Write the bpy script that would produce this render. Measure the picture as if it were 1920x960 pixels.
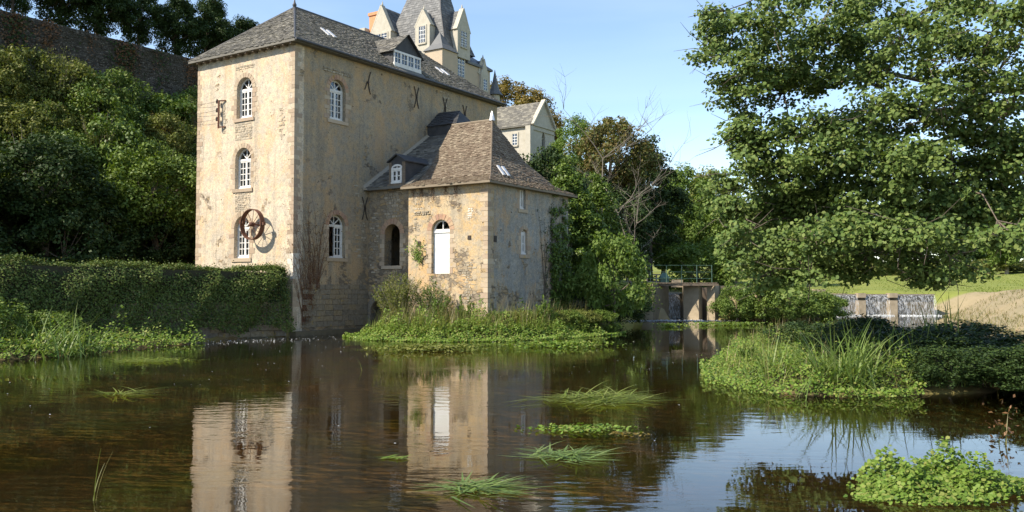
import bpy, bmesh, math, random
import numpy as np
from mathutils import Vector, Matrix
from mathutils.geometry import tessellate_polygon
rad = math.radians
for o in list(bpy.data.objects): bpy.data.objects.remove(o)
S = bpy.context.scene
C = S.collection
rng = np.random.default_rng(7); random.seed(7)

# ---------------------------------------------------------------- camera, sky, sun, exposure
cam = bpy.data.cameras.new('camera'); cam.sensor_width = 36; cam.lens = 1650/1920*36
cam.clip_start = .1; cam.clip_end = 3000
co = bpy.data.objects.new('camera', cam); C.objects.link(co)
co.location = (0, 0, 1.8); co.rotation_euler = (rad(90+2.256), 0, 0)
S.camera = co
SUN_EL = rad(43); SUN = Vector((-.894*math.cos(SUN_EL), -.448*math.cos(SUN_EL), math.sin(SUN_EL)))
w = bpy.data.worlds.new('World'); S.world = w; w.use_nodes = True
nt = w.node_tree; nt.nodes.clear()
sky = nt.nodes.new('ShaderNodeTexSky'); sky.sky_type = 'NISHITA'; sky.sun_disc = False
sky.sun_elevation = SUN_EL; sky.sun_rotation = math.atan2(SUN.x, SUN.y) % (2*math.pi)
sky.altitude = 60; sky.air_density = 1.0; sky.dust_density = .35; sky.ozone_density = 1.2
tc = nt.nodes.new('ShaderNodeTexCoord'); mp = nt.nodes.new('ShaderNodeMapping'); mp.inputs['Scale'].default_value = (1.2, 2.2, 7)
nz = nt.nodes.new('ShaderNodeTexNoise'); nz.inputs['Scale'].default_value = 1.6; nz.inputs['Detail'].default_value = 7; nz.inputs['Distortion'].default_value = .6
rp = nt.nodes.new('ShaderNodeValToRGB'); rp.color_ramp.elements[0].position = .42; rp.color_ramp.elements[1].position = .85
rp.color_ramp.elements[0].color = (0, 0, 0, 1); rp.color_ramp.elements[1].color = (.16, .16, .16, 1)
mx = nt.nodes.new('ShaderNodeMix'); mx.data_type = 'RGBA'; mx.inputs['B'].default_value = (6.0, 6.6, 7.4, 1)
bg = nt.nodes.new('ShaderNodeBackground'); bg.inputs['Strength'].default_value = .142
ow = nt.nodes.new('ShaderNodeOutputWorld'); L = nt.links.new
L(tc.outputs['Generated'], mp.inputs['Vector']); L(mp.outputs[0], nz.inputs['Vector']); L(nz.outputs['Fac'], rp.inputs[0])
L(rp.outputs[0], mx.inputs['Factor']); L(sky.outputs[0], mx.inputs['A']); L(mx.outputs['Result'], bg.inputs['Color']); L(bg.outputs[0], ow.inputs[0])
sl = bpy.data.lights.new('sun', 'SUN'); sl.energy = 5.0; sl.angle = rad(.53); sl.color = (1, .90, .75)
so = bpy.data.objects.new('sun', sl); C.objects.link(so); so.rotation_euler = SUN.to_track_quat('Z', 'Y').to_euler(); so.location = SUN*100
S.view_settings.view_transform = 'Standard'; S.view_settings.look = 'None'; S.view_settings.exposure = .8; S.view_settings.gamma = 1
S.render.engine = 'CYCLES'

# ---------------------------------------------------------------- material helpers
class NT:
    def __init__(s, name):
        s.m = bpy.data.materials.new(name); s.m.use_nodes = True; s.t = s.m.node_tree
        s.t.nodes.clear(); s.out = s.t.nodes.new('ShaderNodeOutputMaterial')
        s.b = s.t.nodes.new('ShaderNodeBsdfPrincipled'); s.t.links.new(s.b.outputs[0], s.out.inputs[0])
        s.tc = s.t.nodes.new('ShaderNodeTexCoord')
    def n(s, ty, **kw):
        o = s.t.nodes.new('ShaderNode'+ty)
        for k, v in kw.items():
            if k.startswith('_'): setattr(o, k[1:], v)
            else: s.set(o, k, v)
        return o
    def set(s, o, k, v):
        i = o.inputs[k.replace('__', ' ')] if not isinstance(k, int) else o.inputs[k]
        if hasattr(v, 'is_output') or isinstance(v, bpy.types.NodeSocket): s.t.links.new(v, i)
        else: i.default_value = v
    def noise(s, scale, detail=5, rough=.6, stretch=None, dist=0., vec=None):
        v = vec or s.tc.outputs['Object']
        if stretch:
            v = s.n('Mapping', Vector=v, Scale=stretch).outputs[0]
        return s.n('TexNoise', Vector=v, Scale=scale, Detail=detail, Roughness=rough, Distortion=dist).outputs['Fac']
    def ramp(s, f, *stops):
        r = s.n('ValToRGB', Fac=f); e = r.color_ramp.elements
        while len(e) < len(stops): e.new(.5)
        for q, (p, c) in zip(e, stops):
            q.position = p; q.color = (*c, 1) if not isinstance(c, (int, float)) else (c, c, c, 1)
        return r.outputs[0]
    def mix(s, f, a, b, mode='MIX'):
        m = s.n('Mix', _data_type='RGBA', _blend_type=mode)
        for k, v in (('Factor', f), ('A', a), ('B', b)):
            if isinstance(v, tuple) and len(v) == 3: v = (*v, 1)
            s.set(m, k, v)
        return m.outputs['Result']
    def math(s, op, a, b=0.):
        m = s.n('Math', _operation=op); s.set(m, 0, a); s.set(m, 1, b); return m.outputs[0]
    def bump(s, h, strength=.4, dist=.03):
        b = s.n('Bump', Height=h, Strength=strength, Distance=dist); s.t.links.new(b.outputs[0], s.b.inputs['Normal'])
    def fin(s, col, rough=.8, spec=.3, metal=0):
        if isinstance(col, tuple) and len(col) == 3: col = (*col, 1)
        s.set(s.b, 'Base Color', col); s.set(s.b, 'Roughness', rough); s.b.inputs['Specular IOR Level'].default_value = spec; s.b.inputs['Metallic'].default_value = metal
        return s.m

def simple(name, a, b, scale=6, rough=.7, bump=.2, stretch=None, metal=0, spec=.3, island=False):
    k = NT(name); f = k.noise(scale, 6, .65, stretch)
    c = k.mix(k.ramp(f, (.3, 0.), (.7, 1.)), a, b)
    if island:
        r = k.n('NewGeometry').outputs['Random Per Island']
        c = k.mix(.55, c, k.ramp(r, (0, tuple(x*.62 for x in a)), (.5, a), (1, tuple(min(1, x*1.25) for x in b))))
    if bump: k.bump(f, bump, .02)
    return k.fin(c, rough, spec, metal)

def perobj(name, cols, rough=.85, scale=9, bump=.5):
    """stone pieces: tone varies from piece to piece, with grain"""
    k = NT(name); r = k.n('ObjectInfo').outputs['Random']
    c = k.ramp(r, *[(i/(len(cols)-1), q) for i, q in enumerate(cols)])
    f = k.noise(scale, 6, .7); c = k.mix(k.ramp(f, (.35, 0.), (.75, .55)), c, (.42, .36, .27))
    l = k.noise(3.1, 4, .6); c = k.mix(k.ramp(l, (.62, 0.), (.7, .6)), c, (.40, .27, .06))
    k.bump(f, bump, .02); return k.fin(c, rough)

def plaster(name, base, warm, grey, stone_lo, stone_hi, zbias, orange=.5):
    k = NT(name); ob = k.tc.outputs['Object']
    n1 = k.noise(.55, 7, .62); n2 = k.noise(2.3, 8, .7); n3 = k.noise(14, 5, .7); st = k.noise(1.1, 5, .65, (2.2, 2.2, .16))
    c = k.mix(k.ramp(n1, (.42, 0.), (.58, 1.)), base, warm)
    c = k.mix(k.ramp(n2, (.45, 0.), (.57, .9)), c, grey)
    c = k.mix(k.ramp(k.noise(5.5, 6, .75), (.48, 0.), (.6, .75)), c, tuple(x*.7 for x in grey))
    c = k.mix(k.ramp(st, (.5, 0.), (.64, .6)), c, tuple(x*.6 for x in grey))
    c = k.mix(k.ramp(k.noise(.9, 6, .7, (1, 1, .6)), (.51, 0.), (.6, orange)), c, (.55, .33, .14))
    c = k.mix(k.ramp(n3, (.45, .0), (.68, .5)), c, tuple(min(1, x*1.25) for x in base))
    c = k.mix(k.ramp(k.noise(26, 3, .6), (.4, .45), (.5, .0)), c, tuple(x*.5 for x in grey))
    # fallen plaster shows rubble
    z = k.n('SeparateXYZ', Vector=ob).outputs['Z']
    zb = k.n('MapRange', Value=z); zb.inputs['From Min'].default_value = .5; zb.inputs['From Max'].default_value = 6.5; zb.inputs['To Min'].default_value = zbias; zb.inputs['To Max'].default_value = 0
    mk = k.math('ADD', k.noise(.8, 7, .68), zb.outputs[0])
    msk = k.ramp(mk, (stone_lo, 0.), (stone_hi, 1.))
    vo = k.n('TexVoronoi', Vector=k.n('Mapping', Vector=ob, Scale=(1, 1, 1.7)).outputs[0], Scale=4.6); ve = k.n('TexVoronoi', _feature='DISTANCE_TO_EDGE', Vector=k.n('Mapping', Vector=ob, Scale=(1, 1, 1.7)).outputs[0], Scale=4.6)
    sc = k.ramp(k.n('SeparateColor', Color=vo.outputs['Color']).outputs[0], (0, (.15, .12, .09)), (.5, (.30, .25, .18)), (1, (.36, .25, .13)))
    ed = k.ramp(ve.outputs['Distance'], (.0, 0.), (.09, 1.))
    sc = k.mix(ed, (.2, .165, .12), sc)
    c = k.mix(msk, c, sc)
    pit = k.ramp(k.noise(5.5, 3, .5), (.25, 1.), (.31, 0.))
    c = k.mix(pit, c, (.12, .09, .06))
    h = k.math('ADD', k.math('MULTIPLY', n3, .5), k.math('MULTIPLY', msk, k.math('SUBTRACT', ed, .9)))
    h = k.math('SUBTRACT', k.math('ADD', h, k.math('MULTIPLY', n2, .6)), k.math('MULTIPLY', pit, .8))
    k.bump(h, .75, .035)
    return k.fin(c, .93, .1)

def leafmat(name, cols, trans=.3, rough=.45, spec=.35, big=None):
    k = NT(name); r = k.n('NewGeometry').outputs['Random Per Island']
    c = k.ramp(r, *[(i/(len(cols)-1), q) for i, q in enumerate(cols)])
    f = k.noise(big or .8, 3, .5); c = k.mix(k.ramp(f, (.35, 0.), (.7, .5)), c, cols[len(cols)//2])
    k.fin(c, rough, spec)
    tr = k.n('BsdfTranslucent', Color=k.mix(1., c, (1.25, 1.35, .55), 'MULTIPLY'))
    ms = k.n('MixShader', Fac=trans); k.t.links.new(k.b.outputs[0], ms.inputs[1]); k.t.links.new(tr.outputs[0], ms.inputs[2]); k.t.links.new(ms.outputs[0], k.out.inputs[0])
    return k.m

M = {}
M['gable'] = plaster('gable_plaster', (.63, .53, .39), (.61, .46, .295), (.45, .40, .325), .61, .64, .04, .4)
M['long'] = plaster('long_wall_plaster', (.40, .32, .205), (.37, .27, .155), (.30, .265, .21), .60, .63, .13, .4)  # weathered greyer, and colour lowered to deepen this side's shade
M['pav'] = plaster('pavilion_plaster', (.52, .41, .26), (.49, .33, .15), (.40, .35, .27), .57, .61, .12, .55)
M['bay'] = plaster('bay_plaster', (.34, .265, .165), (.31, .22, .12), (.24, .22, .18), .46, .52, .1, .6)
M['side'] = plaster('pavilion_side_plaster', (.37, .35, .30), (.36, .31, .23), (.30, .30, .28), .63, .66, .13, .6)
M['quoin'] = perobj('quoin_stone', [(.26, .19, .13), (.42, .34, .24), (.34, .245, .17), (.48, .39, .28), (.30, .21, .15), (.45, .36, .25)])
M['block'] = perobj('base_stone', [(.12, .105, .08), (.17, .14, .10), (.22, .165, .09), (.14, .125, .10)])
M['brickr'] = perobj('red_voussoir', [(.34, .17, .10), (.42, .25, .15), (.30, .16, .11), (.44, .30, .18)])
M['rubble'] = simple('rubble', (.27, .23, .17), (.40, .35, .27), 8, .9, .6, island=True)
M['white'] = simple('white_paint', (.78, .78, .76), (.70, .70, .67), 5, .5, .05)
M['frame'] = simple('weathered_frame_paint', (.74, .73, .70), (.56, .54, .50), 3.5, .55, .1)
M['limewash'] = simple('limewash', (.62, .60, .54), (.5, .46, .38), 5, .9, .2)
M['slate'] = simple('mill_slate', (.105, .10, .09), (.215, .20, .16), 1.3, .75, .4, island=True)
M['slate2'] = simple('annex_slate', (.135, .098, .068), (.215, .18, .13), 1.6, .85, .4, island=True)
M['slate3'] = simple('castle_slate', (.095, .10, .105), (.16, .16, .155), 2, .6, .3, island=True)
M['slateblack'] = simple('black_slate', (.035, .036, .04), (.07, .07, .07), 3, .65, .3)
M['lead'] = simple('lead', (.045, .045, .05), (.08, .08, .08), 4, .5, .1)
M['zinc'] = simple('zinc', (.55, .56, .58), (.66, .67, .68), 5, .35, .05, metal=.3)
M['rust'] = simple('rusty_iron', (.15, .06, .035), (.08, .042, .03), 9, .8, .4)
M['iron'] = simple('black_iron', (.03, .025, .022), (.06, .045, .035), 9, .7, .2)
M['wood'] = simple('weathered_wood', (.12, .09, .06), (.20, .16, .12), 5, .85, .4, (1, 1, 8))
M['ashlar'] = simple('pale_ashlar', (.46, .43, .36), (.36, .335, .27), 2.5, .9, .25)
M['castlewall'] = simple('castle_render', (.38, .32, .24), (.45, .36, .26), 2.2, .92, .35)
M['brick'] = simple('orange_brick', (.48, .21, .10), (.56, .30, .17), 6, .9, .2)
M['concrete'] = simple('old_concrete', (.40, .33, .23), (.26, .21, .14), 1.6, .92, .5)
M['darkstone'] = simple('wet_and_shaded_stone', (.10, .085, .055), (.17, .14, .09), 3, .7, .6)  # wet stone, also the dark colour for shadowed sluice walls
M['green'] = simple('green_paint', (.06, .12, .09), (.09, .15, .115), 6, .5, .1)
M['bark'] = simple('bark', (.09, .07, .05), (.17, .14, .11), 5, .9, .6, (1, 1, .25))
M['barkpale'] = simple('pale_bark', (.30, .26, .20), (.20, .17, .13), 5, .9, .4, (1, 1, .3))
M['barkgrey'] = simple('grey_bark', (.20, .175, .14), (.13, .115, .09), 5, .9, .4, (1, 1, .3))
M['core'] = simple('hedge_core', (.035, .03, .018), (.05, .05, .025), 8, .95, .8)
M['foam'] = simple('foam', (.6, .62, .62), (.45, .47, .47), 20, .6, .2)
M['alder'] = leafmat('alder_leaf', [(.045, .085, .02), (.08, .13, .03), (.12, .17, .042), (.17, .205, .06)], .2, .6, .2)
M['green1'] = leafmat('leaf_mid_green', [(.05, .09, .014), (.10, .155, .024), (.17, .215, .04)], .2, .55, .25)
M['green2'] = leafmat('leaf_dark_green', [(.018, .038, .010), (.03, .055, .013), (.055, .085, .02)], .14, .6, .2)  # dark green, lowered further to paint shade into the foliage
M['olive'] = leafmat('leaf_olive', [(.09, .12, .024), (.135, .155, .034), (.20, .195, .055)], .22, .6, .2)
M['hedge'] = leafmat('leaf_hedge', [(.02, .042, .010), (.045, .08, .014), (.12, .165, .03), (.12, .10, .04)], .12, .55, .25)  # darkest stops lowered to deepen the shaded hedge front
M['light'] = leafmat('leaf_light_green', [(.085, .14, .028), (.12, .185, .038), (.16, .205, .05)], .35, .6, .2)
M['brown'] = leafmat('leaf_russet', [(.11, .085, .028), (.155, .105, .034), (.11, .12, .032), (.08, .11, .028)], .2, .6, .2)
M['gold'] = leafmat('leaf_gold', [(.16, .13, .03), (.22, .15, .035), (.11, .12, .03)])
M['ivy'] = leafmat('leaf_ivy', [(.04, .08, .014), (.10, .16, .024), (.18, .23, .045)], .2, .5, .3)
M['cress'] = leafmat('leaf_cress', [(.04, .09, .014), (.10, .17, .022), (.145, .225, .032), (.19, .25, .05), (.24, .23, .07)], .28, .55, .25)
M['grass'] = leafmat('grass_blade', [(.11, .16, .03), (.17, .22, .04), (.24, .25, .08)], .35, .6, .2)
M['reed'] = leafmat('reed_blade', [(.09, .15, .035), (.14, .21, .05), (.21, .25, .09)], .3, .5, .3)
M['drygrass'] = leafmat('dry_stem', [(.25, .19, .09), (.19, .17, .06), (.12, .15, .04)], .3)
M['deadleaf'] = leafmat('dead_leaf', [(.12, .06, .025), (.20, .10, .04), (.07, .045, .02)], .2)
M['deadvine'] = simple('dead_vine', (.10, .045, .025), (.16, .08, .045), 9, .9, .3)
k = NT('window_glass'); k.t.nodes.remove(k.b)
fr = k.n('Fresnel', IOR=1.9); g = k.n('BsdfGlossy', Roughness=.03); g.inputs['Color'].default_value = (.9, .95, 1, 1); tr = k.n('BsdfTransparent'); tr.inputs['Color'].default_value = (.55, .6, .6, 1)
ms = k.n('MixShader', Fac=fr.outputs[0]); L2 = k.t.links.new; L2(tr.outputs[0], ms.inputs[1]); L2(g.outputs[0], ms.inputs[2]); L2(ms.outputs[0], k.out.inputs[0]); M['glass'] = k.m
k = NT('river_water'); k.t.nodes.remove(k.b)
ob = k.tc.outputs['Object']
n1 = k.n('TexNoise', Vector=k.n('Mapping', Vector=ob, Scale=(.55, 1.5, 1)).outputs[0], Scale=3.2, Detail=3, Roughness=.5).outputs['Fac']
n2 = k.n('TexNoise', Vector=k.n('Mapping', Vector=ob, Scale=(.7, 1.3, 1)).outputs[0], Scale=.35, Detail=3).outputs['Fac']
amp = k.ramp(n2, (.40, .12), (.62, 1.))
sx = k.n('SeparateXYZ', Vector=ob).outputs
calm = k.n('MapRange', Value=sx['X']); calm.inputs['From Min'].default_value = -1; calm.inputs['From Max'].default_value = 3; calm.inputs['To Min'].default_value = 1; calm.inputs['To Max'].default_value = .35
bp = k.n('Bump', Height=n1, Strength=k.math('MULTIPLY', amp, calm.outputs[0]), Distance=.008)
fr = k.n('Fresnel', IOR=1.37, Normal=bp.outputs[0]); g = k.n('BsdfGlossy', Roughness=.012, Normal=bp.outputs[0]); g.inputs['Color'].default_value = (1, 1, 1, 1)
tr = k.n('BsdfTransparent'); tr.inputs['Color'].default_value = (.66, .58, .40, 1)
ms = k.n('MixShader', Fac=fr.outputs[0]); L2 = k.t.links.new; L2(tr.outputs[0], ms.inputs[1]); L2(g.outputs[0], ms.inputs[2]); L2(ms.outputs[0], k.out.inputs[0]); M['water'] = k.m
k = NT('falling_water'); f = k.noise(9, 4, .7, (1.6, 1.6, .05)); a = k.ramp(f, (.44, .03), (.64, .5))
k.fin((.75, .77, .78), .25, .5); tr = k.n('BsdfTransparent'); ms = k.n('MixShader', Fac=a); L2 = k.t.links.new; L2(tr.outputs[0], ms.inputs[1]); L2(k.b.outputs[0], ms.inputs[2]); L2(ms.outputs[0], k.out.inputs[0]); k.bump(f, .6, .05); M['fall'] = k.m
k = NT('thin_fall'); f = k.noise(11, 4, .7, (2, 2, .06)); a = k.ramp(f, (.42, .1), (.62, .7))
k.fin((.55, .55, .52), .3, .5); tr = k.n('BsdfTransparent'); ms = k.n('MixShader', Fac=a); L2 = k.t.links.new; L2(tr.outputs[0], ms.inputs[1]); L2(k.b.outputs[0], ms.inputs[2]); L2(ms.outputs[0], k.out.inputs[0]); M['thinfall'] = k.m
k = NT('ground'); at = k.n('Attribute', _attribute_name='zone'); f = k.noise(1.3, 8, .7); f2 = k.noise(.12, 4, .6)
c = k.mix(k.ramp(f, (.3, .0), (.75, .55)), at.outputs['Color'], k.mix(1., at.outputs['Color'], (.55, .62, .45), 'MULTIPLY'))
c = k.mix(k.ramp(f2, (.4, 0.), (.7, .35)), c, k.mix(1., at.outputs['Color'], (1.35, 1.2, 1.1), 'MULTIPLY'))
k.bump(f, .5, .08); M['ground'] = k.fin(c, .95, .1)
k = NT('retaining_rubble'); ob = k.n('Mapping', Vector=k.tc.outputs['Object'], Scale=(1, 1, 1.6)).outputs[0]
vo = k.n('TexVoronoi', Vector=ob, Scale=6.5); ve = k.n('TexVoronoi', _feature='DISTANCE_TO_EDGE', Vector=ob, Scale=6.5)
c = k.ramp(k.n('SeparateColor', Color=vo.outputs['Color']).outputs[0], (0, (.06, .054, .045)), (.6, (.10, .092, .076)), (1, (.18, .165, .14)))  # stone tones darkened to put the wall's shade into its colour
e = k.ramp(ve.outputs['Distance'], (0, 0.), (.1, 1.)); c = k.mix(e, (.07, .06, .05), c)
c = k.mix(k.ramp(k.noise(.5, 6, .7), (.5, 0.), (.64, .7)), c, (.06, .055, .035)); k.bump(e, .8, .08); M['retain'] = k.fin(c, .95, .1)

# ---------------------------------------------------------------- object helpers
def link(name, me, mat=None, parent=None, loc=None):
    o = bpy.data.objects.new(name, me); C.objects.link(o)
    if mat is not None and me is not None and not me.materials: me.materials.append(M[mat] if isinstance(mat, str) else mat)
    if parent: o.parent = parent
    if loc is not None: o.location = loc
    return o
def tag(o, label, cat, group=None):
    o['label'] = label; o['category'] = cat
    if group: o['group'] = group
    return o
def thing(name, label, cat, loc=(0, 0, 0), rz=0, group=None):
    o = bpy.data.objects.new(name, None); C.objects.link(o); o.location = loc; o.rotation_euler = (0, 0, rz); o.empty_display_size = .3
    return tag(o, label, cat, group)
def np_mesh(name, V, F):
    """V (n,3); F (m,k) constant polygon size"""
    V = np.asarray(V, np.float32); F = np.asarray(F, np.int32); me = bpy.data.meshes.new(name)
    me.vertices.add(len(V)); me.vertices.foreach_set('co', V.ravel())
    m, kk = F.shape; me.loops.add(m*kk); me.loops.foreach_set('vertex_index', F.ravel())
    me.polygons.add(m); me.polygons.foreach_set('loop_start', np.arange(0, m*kk, kk, dtype=np.int32))
    me.update(calc_edges=True); return me
class MB:
    def __init__(s): s.v = []; s.f = []
    def add(s, vs, fs):
        b = len(s.v); s.v += [tuple(map(float, q)) for q in vs]; s.f += [tuple(b+i for i in q) for q in fs]; return s
    def box(s, a, b):
        (x0, y0, z0), (x1, y1, z1) = [[min(p, q) for p, q in zip(a, b)], [max(p, q) for p, q in zip(a, b)]]
        return s.add([(x0, y0, z0), (x1, y0, z0), (x1, y1, z0), (x0, y1, z0), (x0, y0, z1), (x1, y0, z1), (x1, y1, z1), (x0, y1, z1)],
                     [(3, 2, 1, 0), (4, 5, 6, 7), (0, 1, 5, 4), (1, 2, 6, 5), (2, 3, 7, 6), (3, 0, 4, 7)])
    def hexa(s, p):  # 4 bottom, 4 top
        return s.add(p, [(3, 2, 1, 0), (4, 5, 6, 7), (0, 1, 5, 4), (1, 2, 6, 5), (2, 3, 7, 6), (3, 0, 4, 7)])
    def bar(s, p, q, t, t2=None):
        p, q = Vector(p), Vector(q); d = (q-p).normalized(); u = d.cross(Vector((0, 0, 1)) if abs(d.z) < .9 else Vector((1, 0, 0))).normalized(); v = d.cross(u); t2 = t2 or t
        return s.hexa([p-u*t-v*t2, p+u*t-v*t2, p+u*t+v*t2, p-u*t+v*t2, q-u*t-v*t2, q+u*t-v*t2, q+u*t+v*t2, q-u*t+v*t2])
    def tube(s, pts, rs, n=6):
        pts = [Vector(p) for p in pts]; rings = []; b = len(s.v); up = Vector((.31, .17, .93))
        for i, p in enumerate(pts):
            d = (pts[min(i+1, len(pts)-1)]-pts[max(i-1, 0)]).normalized(); u = d.cross(up).normalized(); v = d.cross(u)
            for j in range(n):
                a = 2*math.pi*j/n; s.v.append(tuple(p+(u*math.cos(a)+v*math.sin(a))*rs[i]))
        for i in range(len(pts)-1):
            for j in range(n): s.f.append((b+i*n+j, b+i*n+(j+1) % n, b+(i+1)*n+(j+1) % n, b+(i+1)*n+j))
        s.f.append(tuple(b+j for j in range(n))[::-1]); s.f.append(tuple(b+(len(pts)-1)*n+j for j in range(n))); return s
    def prism(s, poly, h):  # poly of 3d points extruded by vector h
        n = len(poly); h = Vector(h); s.add([Vector(p) for p in poly]+[Vector(p)+h for p in poly], [tuple(range(n))[::-1], tuple(range(n, 2*n))]+[(i, (i+1) % n, n+(i+1) % n, n+i) for i in range(n)]); return s
    def mesh(s, name):
        me = bpy.data.meshes.new(name); me.from_pydata(s.v, [], s.f); me.update(); bm = bmesh.new(); bm.from_mesh(me); bmesh.ops.recalc_face_normals(bm, faces=bm.faces); bm.to_mesh(me); bm.free(); return me
    def build(s, name, mat, parent=None, smooth=False):
        me = s.mesh(name)
        if smooth: me.shade_smooth()
        return link(name, me, mat, parent)
def unit(v): return v/np.maximum(np.linalg.norm(v, axis=-1, keepdims=True), 1e-9)
def leaf_mesh(name, P, N, Ls, Wr=.6, kind='kite', T=None, r=rng):
    n = len(P); N = unit(N); t = r.normal(size=(n, 3)) if T is None else T+r.normal(size=(n, 3))*.35
    t = unit(t-N*(t*N).sum(1, keepdims=True)); b = np.cross(N, t); l = (Ls*r.uniform(.65, 1.3, n))[:, None]; wd = l*Wr
    if kind == 'kite':
        V = np.stack([P-t*l*.5, P+b*wd*.5-t*l*.05+N*wd*.14, P+t*l*.5, P-b*wd*.5-t*l*.05+N*wd*.14], 1); kk = 4
    else:
        V = np.stack([P-t*l*.5, P-t*l*.18+b*wd*.46+N*wd*.1, P+t*l*.22+b*wd*.48+N*wd*.1, P+t*l*.5, P+t*l*.22-b*wd*.48+N*wd*.1, P-t*l*.18-b*wd*.46+N*wd*.1], 1); kk = 6
    return np_mesh(name, V.reshape(-1, 3), np.arange(n*kk).reshape(n, kk))
def blades(name, P, H, W, lean=.5, flat=0., az=None, seg=4, r=rng):
    """arching blades: P roots, H lengths; flat 1 = lying on the water"""
    n = len(P); az = r.uniform(0, 2*np.pi, n) if az is None else az; d = np.stack([np.cos(az), np.sin(az), np.zeros(n)], 1); sd = np.stack([-np.sin(az), np.cos(az), np.zeros(n)], 1)
    H = np.asarray(H)*np.ones(n); ln = lean*r.uniform(.3, 1.5, n); V = []; p = P.copy(); ang = ln*.25+flat*1.3
    for i in range(seg+1):
        wv = W*(1-(i/seg)**1.6)*.5+.0008
        V += [p-sd*wv, p+sd*wv]
        if i < seg:
            a = np.minimum(ang+ln*(i+1)/seg*1.1, 1.54 if flat > .8 else 2.4); st = (H/seg)[:, None]; p = p+d*st*np.sin(a)[:, None]+np.array([0, 0, 1])*st*np.cos(a)[:, None]
            if flat: p[:, 2] = np.maximum(p[:, 2], .006)
    V = np.stack(V, 1); kk = 2*(seg+1); base = (np.arange(n)*kk)[:, None]
    F = np.concatenate([np.stack([base[:, 0]+2*i, base[:, 0]+2*i+1, base[:, 0]+2*i+3, base[:, 0]+2*i+2], 1) for i in range(seg)])
    return np_mesh(name, V.reshape(-1, 3), F)

# ---------------------------------------------------------------- terrain
TH = rad(-33.4); Rx = np.array([math.cos(TH), math.sin(TH)]); Uy = np.array([-math.sin(TH), math.cos(TH)]); P0 = np.array([-8.731, 35.066])
def LW(x, y): p = P0+Rx*x+Uy*y; return float(p[0]), float(p[1])
def sdist(x, y, poly):
    x = np.asarray(x, float); y = np.asarray(y, float); d = np.full(x.shape, 1e9); ins = np.zeros(x.shape, bool); n = len(poly)
    for i in range(n):
        (ax, ay), (bx, by) = poly[i], poly[(i+1) % n]; ex, ey = bx-ax, by-ay; wx, wy = x-ax, y-ay
        t = np.clip((wx*ex+wy*ey)/(ex*ex+ey*ey), 0, 1); d = np.minimum(d, np.hypot(wx-ex*t, wy-ey*t))
        c = ((ay > y) != (by > y)) & (x < (bx-ax)*(y-ay)/((by-ay) if by != ay else 1e-9)+ax); ins ^= c
    return np.where(ins, -d, d)
RIVER = [(-40, 2), (-23, 18.2), (-15.6, 26.9), (-8.73, 35.07), LW(0, 4.3), LW(2.6, 4.2), LW(6.6, 4.2), LW(6.6, 9.5), (3.2, 43), (5.2, 47), (7.5, 53.6), (9.7, 54.2), (9.7, 58), (12.4, 58), (12.6, 54.6), (15.5, 54), (18.5, 56), (21, 60), (22.8, 64), (30.8, 64), (28.8, 59), (24.8, 48), (20.8, 37), (17, 28), (12.5, 20), (9.5, 14.5), (8.2, 9), (8, 4), (0, 4.2), (-20, 2)]
ISLAND = [(-6.1, 34.4), (-4.8, 32.2), (-2.8, 31.3), (0, 31.6), (2, 33.6), (4.3, 37.0), (3.6, 39.5), (.5, 38.5), LW(6.6, 4.5), LW(2.7, 4.3), LW(1.5, 3.6)]
ISLET = [(4.1, 17.3), (4.5, 15.4), (5.6, 14.9), (7.2, 15.2), (8.6, 15.4), (11, 19), (13, 25), (12.4, 30.5), (10, 31.3), (8.0, 29.5), (6.0, 24), (4.6, 20)]
LBANK = [(-24, 16), (-16, 20.6), (-13.2, 22.7), (-12.1, 24.3), (-11.6, 27.0), (-10.8, 30.2), (-11.3, 31.2), (-16, 26), (-24, 17)]
def sm(a, b, x): t = np.clip((x-a)/(b-a), 0, 1); return t*t*(3-2*t)
def land(x, y):
    lx = (x-P0[0])*Rx[0]+(y-P0[1])*Rx[1]; ly = (x-P0[0])*Uy[0]+(y-P0[1])*Uy[1]
    wl = np.where(ly > 24, -22.6+(ly-24)*.25, -22.6)
    hill = 1.25+np.clip((-lx-8.2), 0, 14.2)*.78*sm(-60, -25, ly+20*0)
    back = 1.25+sm(14, 40, ly)*sm(9, -10, lx)*11
    hill = np.maximum(hill, np.where(lx < 10, back, 0)); hill = np.where(lx < wl-1.2, np.where(ly > 26, 14, 16.3), hill)
    meadow = 1.55+np.clip(y-64, 0, 400)*.036+np.clip(x-30, 0, 60)*.02
    r = np.where((x > 9) & (y < 64), 1.7+np.clip(x-12-(y-14)*.4, 0, 30)*.03, np.where(x > 4+np.clip(y-54, 0, 400)*.0, meadow, hill))
    t = sm(3, 9, x)*sm(40, 52, y); r = np.where((x <= 9) & (x > 3) & (y > 40), hill*(1-t)+1.9*t, r)
    return np.where(y < 4.3, .35, r)
def ground(x, y):
    x = np.asarray(x, float); y = np.asarray(y, float)
    d = sdist(x, y, RIVER); ld = land(x, y)
    wd = np.where(x > 6, np.where((y > 53) & (x < 25), .5, np.where(y > 40, 5., 9.)), .35)
    z = np.where(d > 0, -.1+(ld+.1)*sm(0, 1, d/wd), -.12-.5*sm(0, 1.6, -d))
    for poly, hh in ((ISLAND, .3), (ISLET, .3), (LBANK, .22)):
        q = sdist(x, y, poly); z = np.maximum(z, np.where(q < 1.0, -.5+(hh+.5)*sm(1.0, -1.0, q), -9))
    return z
def axis(*seg):
    return np.unique(np.concatenate([np.linspace(a, b, n) for a, b, n in seg]))
gx = axis((-900, -120, 14), (-120, -40, 30), (-40, 36, 190), (36, 120, 45), (120, 900, 14)); gy = axis((-300, -10, 10), (-10, 70, 200), (70, 180, 60), (180, 1200, 14))
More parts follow.
